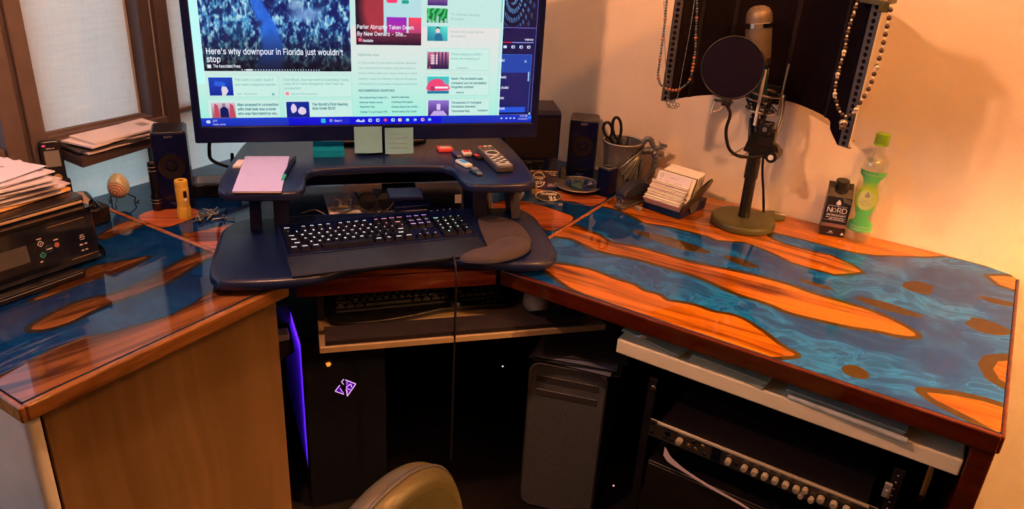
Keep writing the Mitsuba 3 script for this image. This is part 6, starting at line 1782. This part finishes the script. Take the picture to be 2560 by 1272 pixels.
sc2 = .0265 / 30
pt = lambda x, y: ((x - 868) * sc2 * 1.02, (968 - y) * sc2 * 1.02)
EMB = [((839, 973), (863, 988), 3), ((839, 973), (853, 956), 3), ((858, 947), (865, 939), 3), ((858, 947), (864, 956), 2.6), ((869, 942), (898, 961), 3.2), ((898, 961), (872, 996), 3.2), ((872, 996), (870, 972), 2.6)]
part(tw, 'emblem_outline', EM(cat(*[stroke(pt(*a), pt(*b), w * sc2) for a, b, w in EMB])), 'black_plastic', False, emitter=glow(GAIN * lin(255, 178, 255) * 1.1), label='glowing diamond emblem outline')
EMI = [((853, 966), (858, 978), 3), ((871, 948), (874, 958), 1.6), ((876, 950), (872, 960), 1.6), ((884, 958), (870, 966), 4), ((884, 958), (886, 970), 4), ((870, 968), (882, 977), 3.4), ((873, 976), (872, 988), 3.2), ((858, 976), (862, 984), 2)]
part(tw, 'emblem_strokes', EM(cat(*[stroke(pt(*a), pt(*b), w * sc2) for a, b, w in EMI])), 'black_plastic', False, emitter=glow(GAIN * lin(240, 150, 250)), kind='stuff')
part(tw, 'emblem_field', EM(put(cat(slab([pt(841, 973), pt(853, 958), pt(863, 986)], -.0004, .0002), slab([pt(870, 944), pt(896, 961), pt(873, 992), pt(870, 970)], -.0004, .0002)), (0, 0, 0))), 'black_plastic', False, emitter=glow(GAIN * lin(62, 0, 150) * .8))
part(tw, 'power_light', to(basis(hull([(x, y, z) for x, y in ((-.006, .004), (.004, .006), (.008, 0), (-.003, -.006), (.004, -.006)) for z in (0, .002)]), (.060, .0042, .448), (1, 0, 0), (0, .0744, 1))), 'white_plastic', False, emitter=glow(GAIN * V([1.1, .17, .004])), label='orange glowing power light')
part(tw, 'power_light_ring', to(basis(torus((0, 0, 0), .0115, .0012, 24, 6), (.060, .0046, .448), (1, 0, 0), (0, .0744, 1))), 'black_gloss', True)

# aluminium tower
mp_ = thing('computer_tower', 'aluminium computer tower with a perforated front and two drive slots, under the right wing', 'computer')
MA = 17.5
mo = lambda m: put(m, (1.146, -.738, 0.002), MA)
MW, MH, MD = .206, .468, .46


def holes_fn(p, n, uv):
    c, s = math.cos(math.radians(MA)), math.sin(math.radians(MA))
    u = (p.x * c + p.y * s) / .0058
    v = p.z / .0050
    u2 = u + .5 * (dr.floor(v) - 2 * dr.floor(dr.floor(v) * .5))
    a, b = u2 - dr.floor(u2) - .5, v - dr.floor(v) - .5
    r = dr.sqrt(a * a + b * b)
    return mix((.010, .010, .012), (.115, .13, .16), smoothstep(.26, .38, r))


plastic('perforated', mikit.proc(holes_fn), .42, .5)
fr = [(x, z) for x, z in rrect(MW, MH, .032, 8, MW / 2, MH / 2)]
bx_ = slab(fr, 0, MD, .003, 2)
bv = np.asarray(bx_.vertices)
part(mp_, 'shell', mo(TM(np.c_[bv[:, 0], .004 + MD - bv[:, 2], bv[:, 1]], bx_.faces)), 'aluminium', 30)
fr2 = [(x, z) for x, z in rrect(MW - .010, MH - .010, .028, 8, MW / 2, MH / 2)]
fx = slab(fr2, 0, .004, .001, 2)
fv = np.asarray(fx.vertices)
part(mp_, 'perforated_front', mo(TM(np.c_[fv[:, 0], .0045 - fv[:, 2], fv[:, 1]], fx.faces)), 'perforated', 20, label='perforated metal front')
for z_ in (.372, .414):
    part(mp_, 'drive_slot', mo(box(.022, .184, -.0015, .003, z_, z_ + .020, .001)), 'grey_dark', False)
rg = np.random.default_rng(8)
for i in range(7):
    single('paper_sheet', put(paper_pad(.21, .27, .0016, 0, (0, 0, 0), .004), (1.225 + rg.uniform(-.012, .012), -.585 + rg.uniform(-.02, .02), .4718 + i * .0062), 17 + rg.uniform(-9, 9)), 'page_blue' if i % 2 else 'grey_dark',
           f'{ORD[i]} sheet from the bottom of the pile on the aluminium computer tower', 'papers', False)

# cream shelf board below the right wing with magazines
cs = thing('shelf_board', 'cream shelf board hung below the right wing, holding magazines', 'shelf')
part(cs, 'board', box(1.400, 2.096, -.802, -.10, .626, .662, .004), 'cream_board', 30)
part(cs, 'bracket', cat(box(1.42, 1.44, -.45, -.12, .6622, .6995), box(2.05, 2.07, -.45, -.12, .6622, .6995)), 'black_plastic')


def magazine(label, x, y, z, rz_, w, h, n, mt, spine='paper_shade'):
    k = thing('magazine', label, 'magazine')
    for i in range(n):
        part(k, 'page_block' if i else 'cover', put(paper_pad(w - .002 * (i % 2), h, .0020, (i - n / 2) * .7, (0, 0, 0), .0008), (x + .0008 * (i % 3), y, z + i * .0032), rz_), mt if i == n - 1 else 'page_green', False)
    return k


plastic('cover_sage', paint_fn((.42, .47, .36), .15, 40), .3)
plastic('cover_grey', paint_fn((.40, .44, .42), .3, 30), .2)
magazine('crumpled sage-green paper booklet at the left end of the cream shelf', 1.488, -.690, .6625, -12, .150, .190, 3, 'cover_sage')
magazine('stack of greenish thin magazines in the middle of the cream shelf', 1.655, -.695, .6625, -4, .165, .200, 6, 'cover_sage')
magazine('glossy grey magazine with a rounded spine at the right of the cream shelf', 1.885, -.695, .6625, -3, .225, .200, 5, 'cover_grey')
single('magazine_spine', tube([(1.778, -.800, .6688), (2.000, -.811, .6688)], .0058, 10), 'cover_grey', 'rolled glossy leaflet edge along the front of the grey magazine', 'leaflet')
single('folded_leaf', hull([(1.430, -.787, .6735), (1.462, -.777, .6755), (1.456, -.797, .690), (1.450, -.795, .6785)]), 'paper', 'small folded white corner sticking up on the sage booklet', 'paper', False)

# rack with an audio interface
rk = thing('audio_interface', 'silver rack-mounted audio interface with a row of knobs, below the cream shelf', 'audio interface')
RX0, RX1, RZ0, RZ1, RFRONT = 1.5135, 1.992, .466, .5115, -.828
FPL = part(rk, 'faceplate', box(RX0, RX1, RFRONT, RFRONT + .004, RZ0, RZ1, .0012), 'interface_face', 30)
part(rk, 'case', box(RX0 + .022, RX1 - .022, RFRONT + .004, RFRONT + .26, RZ0 + .002, RZ1 - .002, .001), 'black_plastic')
part(FPL, 'top_edge', box(RX0 + .018, RX1 - .018, RFRONT - .0035, RFRONT, RZ1 - .007, RZ1 - .001, .001), 'knob_cream')
fc = lambda m: basis(m, (RX0, RFRONT - .0003, RZ0), (1, 0, 0), (0, 0, 1))
for x_, z_ in ((.008, .010), (.008, .036), (.470, .010), (.470, .036)):
    part(FPL, 'mount_hole', fc(put(slab(rrect(.0105, .0068, .0033, 6), 0, .0004), (x_, z_, 0))), 'black_gloss', False)
part(FPL, 'name_plate', fc(put(slab(rrect(.036, .0055, .0015, 3), 0, .0006), (.049, .0375, 0))), 'black_gloss', False)
part(FPL, 'socket', fc(put(lathe([(.0001, .0008), (.0062, .0008), (.0072, 0)], 24), (.044, .0235, 0))), 'black_gloss', 30)
part(FPL, 'maker_print', fc(cat(put(dashes(.026, .0040, 35), (.034, .0085, 0)))), 'black_gloss', False)


def knob(x, z, r):
    part(FPL, 'knob_skirt', fc(put(lathe([(.0001, .0012), (r * 1.22, .0012), (r * 1.3, 0)], 24), (x, z, 0))), 'black_gloss', 30)
    kn = fc(put(lathe([(r, .001), (r * .95, .0125), (r * .80, .0142), (.0001, .0144)], 20), (x, z, 0)))
    kkey = part(FPL, 'knob', kn, 'knob_cream', 40)


knob(.074, .0215, .0078)
for x_, z_ in ((.094, .0155), (.104, .0290), (.110, .0130), (.124, .0275), (.131, .0095)):
    part(FPL, 'small_socket', fc(put(lathe([(.0001, .0010), (.0036, .0010), (.0045, 0)], 16), (x_, z_, 0))), 'black_gloss' if x_ in (.104, .131) else 'gold', 30)
part(FPL, 'display', fc(put(slab(rrect(.021, .038, .001, 3), 0, .0006), (.155, .0215, 0))), 'black_gloss', False)
knob(.184, .0205, .0072)
part(FPL, 'small_socket', fc(put(lathe([(.0001, .0010), (.0042, .0010), (.005, 0)], 16), (.200, .0165, 0))), 'black_gloss', 30)
for i in range(6):
    knob(.219 + i * .0215, .0200, .0072)
for x_, z_, r_ in ((.343, .0255, .0062), (.338, .0105, .0062), (.358, .0095, .0062), (.375, .0195, .0075), (.400, .0200, .0075), (.424, .0200, .0075)):
    knob(x_, z_, r_)
part(FPL, 'scale_print', fc(cat(*[put(dashes(.013, .0016, i), (.178 + i * .0228, .0335, 0)) for i in range(11)])), 'ink', False, kind='stuff')
single('rack_rail', cat(box(1.994, 2.014, -.820, -.812, .05, .605)), 'black_plastic', 'black upright rack rail with a column of small holes, right of the audio interface', 'rack rail', False)
part('rack_rail', 'screw_hole', cat(*[put(lathe([(.0001, .0004), (.0016, .0004)], 10), (2.004, -.8203, .595 - i * .0160), 0, 90) for i in range(28)]), 'paper_shade', False, kind='stuff')
single('rack_rail', box(1.494, 1.512, -.820, -.812, .05, .605), 'black_plastic', 'black upright rack rail left of the audio interface', 'rack rail', False)
single('cage_nut', cat(box(1.987, 2.001, -.834, -.826, .545, .578, .002), box(1.990, 1.998, -.837, -.833, .548, .566, .002)), 'grey_plastic', 'small pale clip on the rack rail under the cream shelf', 'clip', 25)
k = thing('paper_slip', 'long pale strip of paper curling under the audio interface', 'paper slip')
sp_ = smooth_path([(1.560, -.84, .452), (1.585, -.842, .432), (1.66, -.842, .412), (1.75, -.842, .398), (1.83, -.842, .376), (1.92, -.842, .350)], 40)
wd = np.interp(np.linspace(0, 1, 40), [0, .08, .3, 1], [.024, .024, .007, .0035])
part(k, 'strip', cat(slab(np.vstack([np.c_[sp_[:, 0], sp_[:, 2] + wd / 2], np.c_[sp_[:, 0], sp_[:, 2] - wd / 2][::-1]]), 0, .001).apply_transform(np.array([[1, 0, 0, 0], [0, 0, -1, -.841], [0, 1, 0, 0], [0, 0, 0, 1.0]]))), 'paper_shade', False)
k = thing('amplifier', 'dark brown-black amplifier box on the floor of the rack, below the audio interface', 'amplifier')
part(k, 'case', box(1.520, 1.985, -.82, -.45, .18, .395, .004), 'black_plastic', 25)
part(k, 'front_panel', box(1.522, 1.983, -.826, -.82, .185, .392, .002), 'stand_black', 25)
single('thumb_screw', put(lathe([(.0001, .006), (.0045, .006), (.005, .001), (.006, 0)], 20), (1.506, -.8205, .585), 0, 90), 'chrome', 'small silver screw head at the top of the left rack rail', 'screw', 30)
for nm_, at_ in (('white', (1.045, -.70, .395)), ('pink', (1.44, -.80, .262))):
    single('indicator_light', ball(at_, .0026, 1), 'white_plastic', f'tiny {nm_} indicator light glowing in the dark under the desk', 'light', True, emitter=glow(GAIN * V([1.2, 1.0, .8] if nm_ == 'white' else [1.2, .4, .4])))
single('power_box', put(box(-.028, .028, -.035, .035, 0, .060, .004), (.560, -1.040, .5154), -35), 'teal_dark', 'small dark teal box on the ledge behind the veneer cabinet', 'box', 30)
single('white_adapter', put(box(-.018, .018, -.024, .024, 0, .020, .004), (.632, -1.095, .5154), -35), 'white_plastic', 'small pale power adapter at the edge of the ledge behind the veneer cabinet', 'adapter', 30)

# the chair, turned aside so that its back is seen nearly edge-on
ch = thing('office_chair', 'black leather office chair turned aside, its rounded back in the foreground', 'chair')
CA = 90.0
CB_ = V([1.360, -1.525, 0])
bo = [(.200 * np.sign(math.cos(t)) * abs(math.cos(t)) ** 1.0, .250 * np.sign(math.sin(t)) * abs(math.sin(t)) ** 1.0) for t in np.linspace(0, 2 * math.pi, 64, endpoint=False)]
bk = slab(bo, -.032, .032, .026, 5)
bv_ = np.asarray(bk.vertices)
bk = TM(np.c_[bv_[:, 0], -bv_[:, 2] + .25 * bv_[:, 0] ** 2 * 2, bv_[:, 1] + .490], bk.faces)
cf_ = lambda m: put(m, CB_, CA)
part(ch, 'backrest', cf_(bk), 'leather', 60)
part(ch, 'piping', cf_(tube([(x, -.008 + .5 * x * x, z + .490) for x, z in bo], .004, 6, True)), 'grey_dark', True)
CS = CB_ + RZ(CA) @ V([0, -.26, 0])
part(ch, 'back_stem', tube(smooth_path([CB_ + V([0, 0, .36]), CB_ + V([0, 0, .28]) + RZ(CA) @ V([0, -.03, 0]), CS + V([0, 0, .27])], 16), .022), 'black_plastic', True)
part(ch, 'seat', put(slab(rrect(.44, .42, .10, 8), .30, .37, .03, 5), CS, CA), 'leather', 50)
part(ch, 'post', rod(CS + V([0, 0, .10]), CS + V([0, 0, .30]), .028), 'black_plastic')
for i in range(5):
    t = i * 2 * math.pi / 5 + .3
    e_ = CS + V([.27 * math.cos(t), .27 * math.sin(t), .075])
    part(ch, 'leg', rod(CS + V([0, 0, .105]), e_, .024, .016), 'black_plastic')
    part(ch, 'caster', rod(e_ + V([-.02, 0, -.048]), e_ + V([.02, 0, -.048]), .026), 'black_plastic')
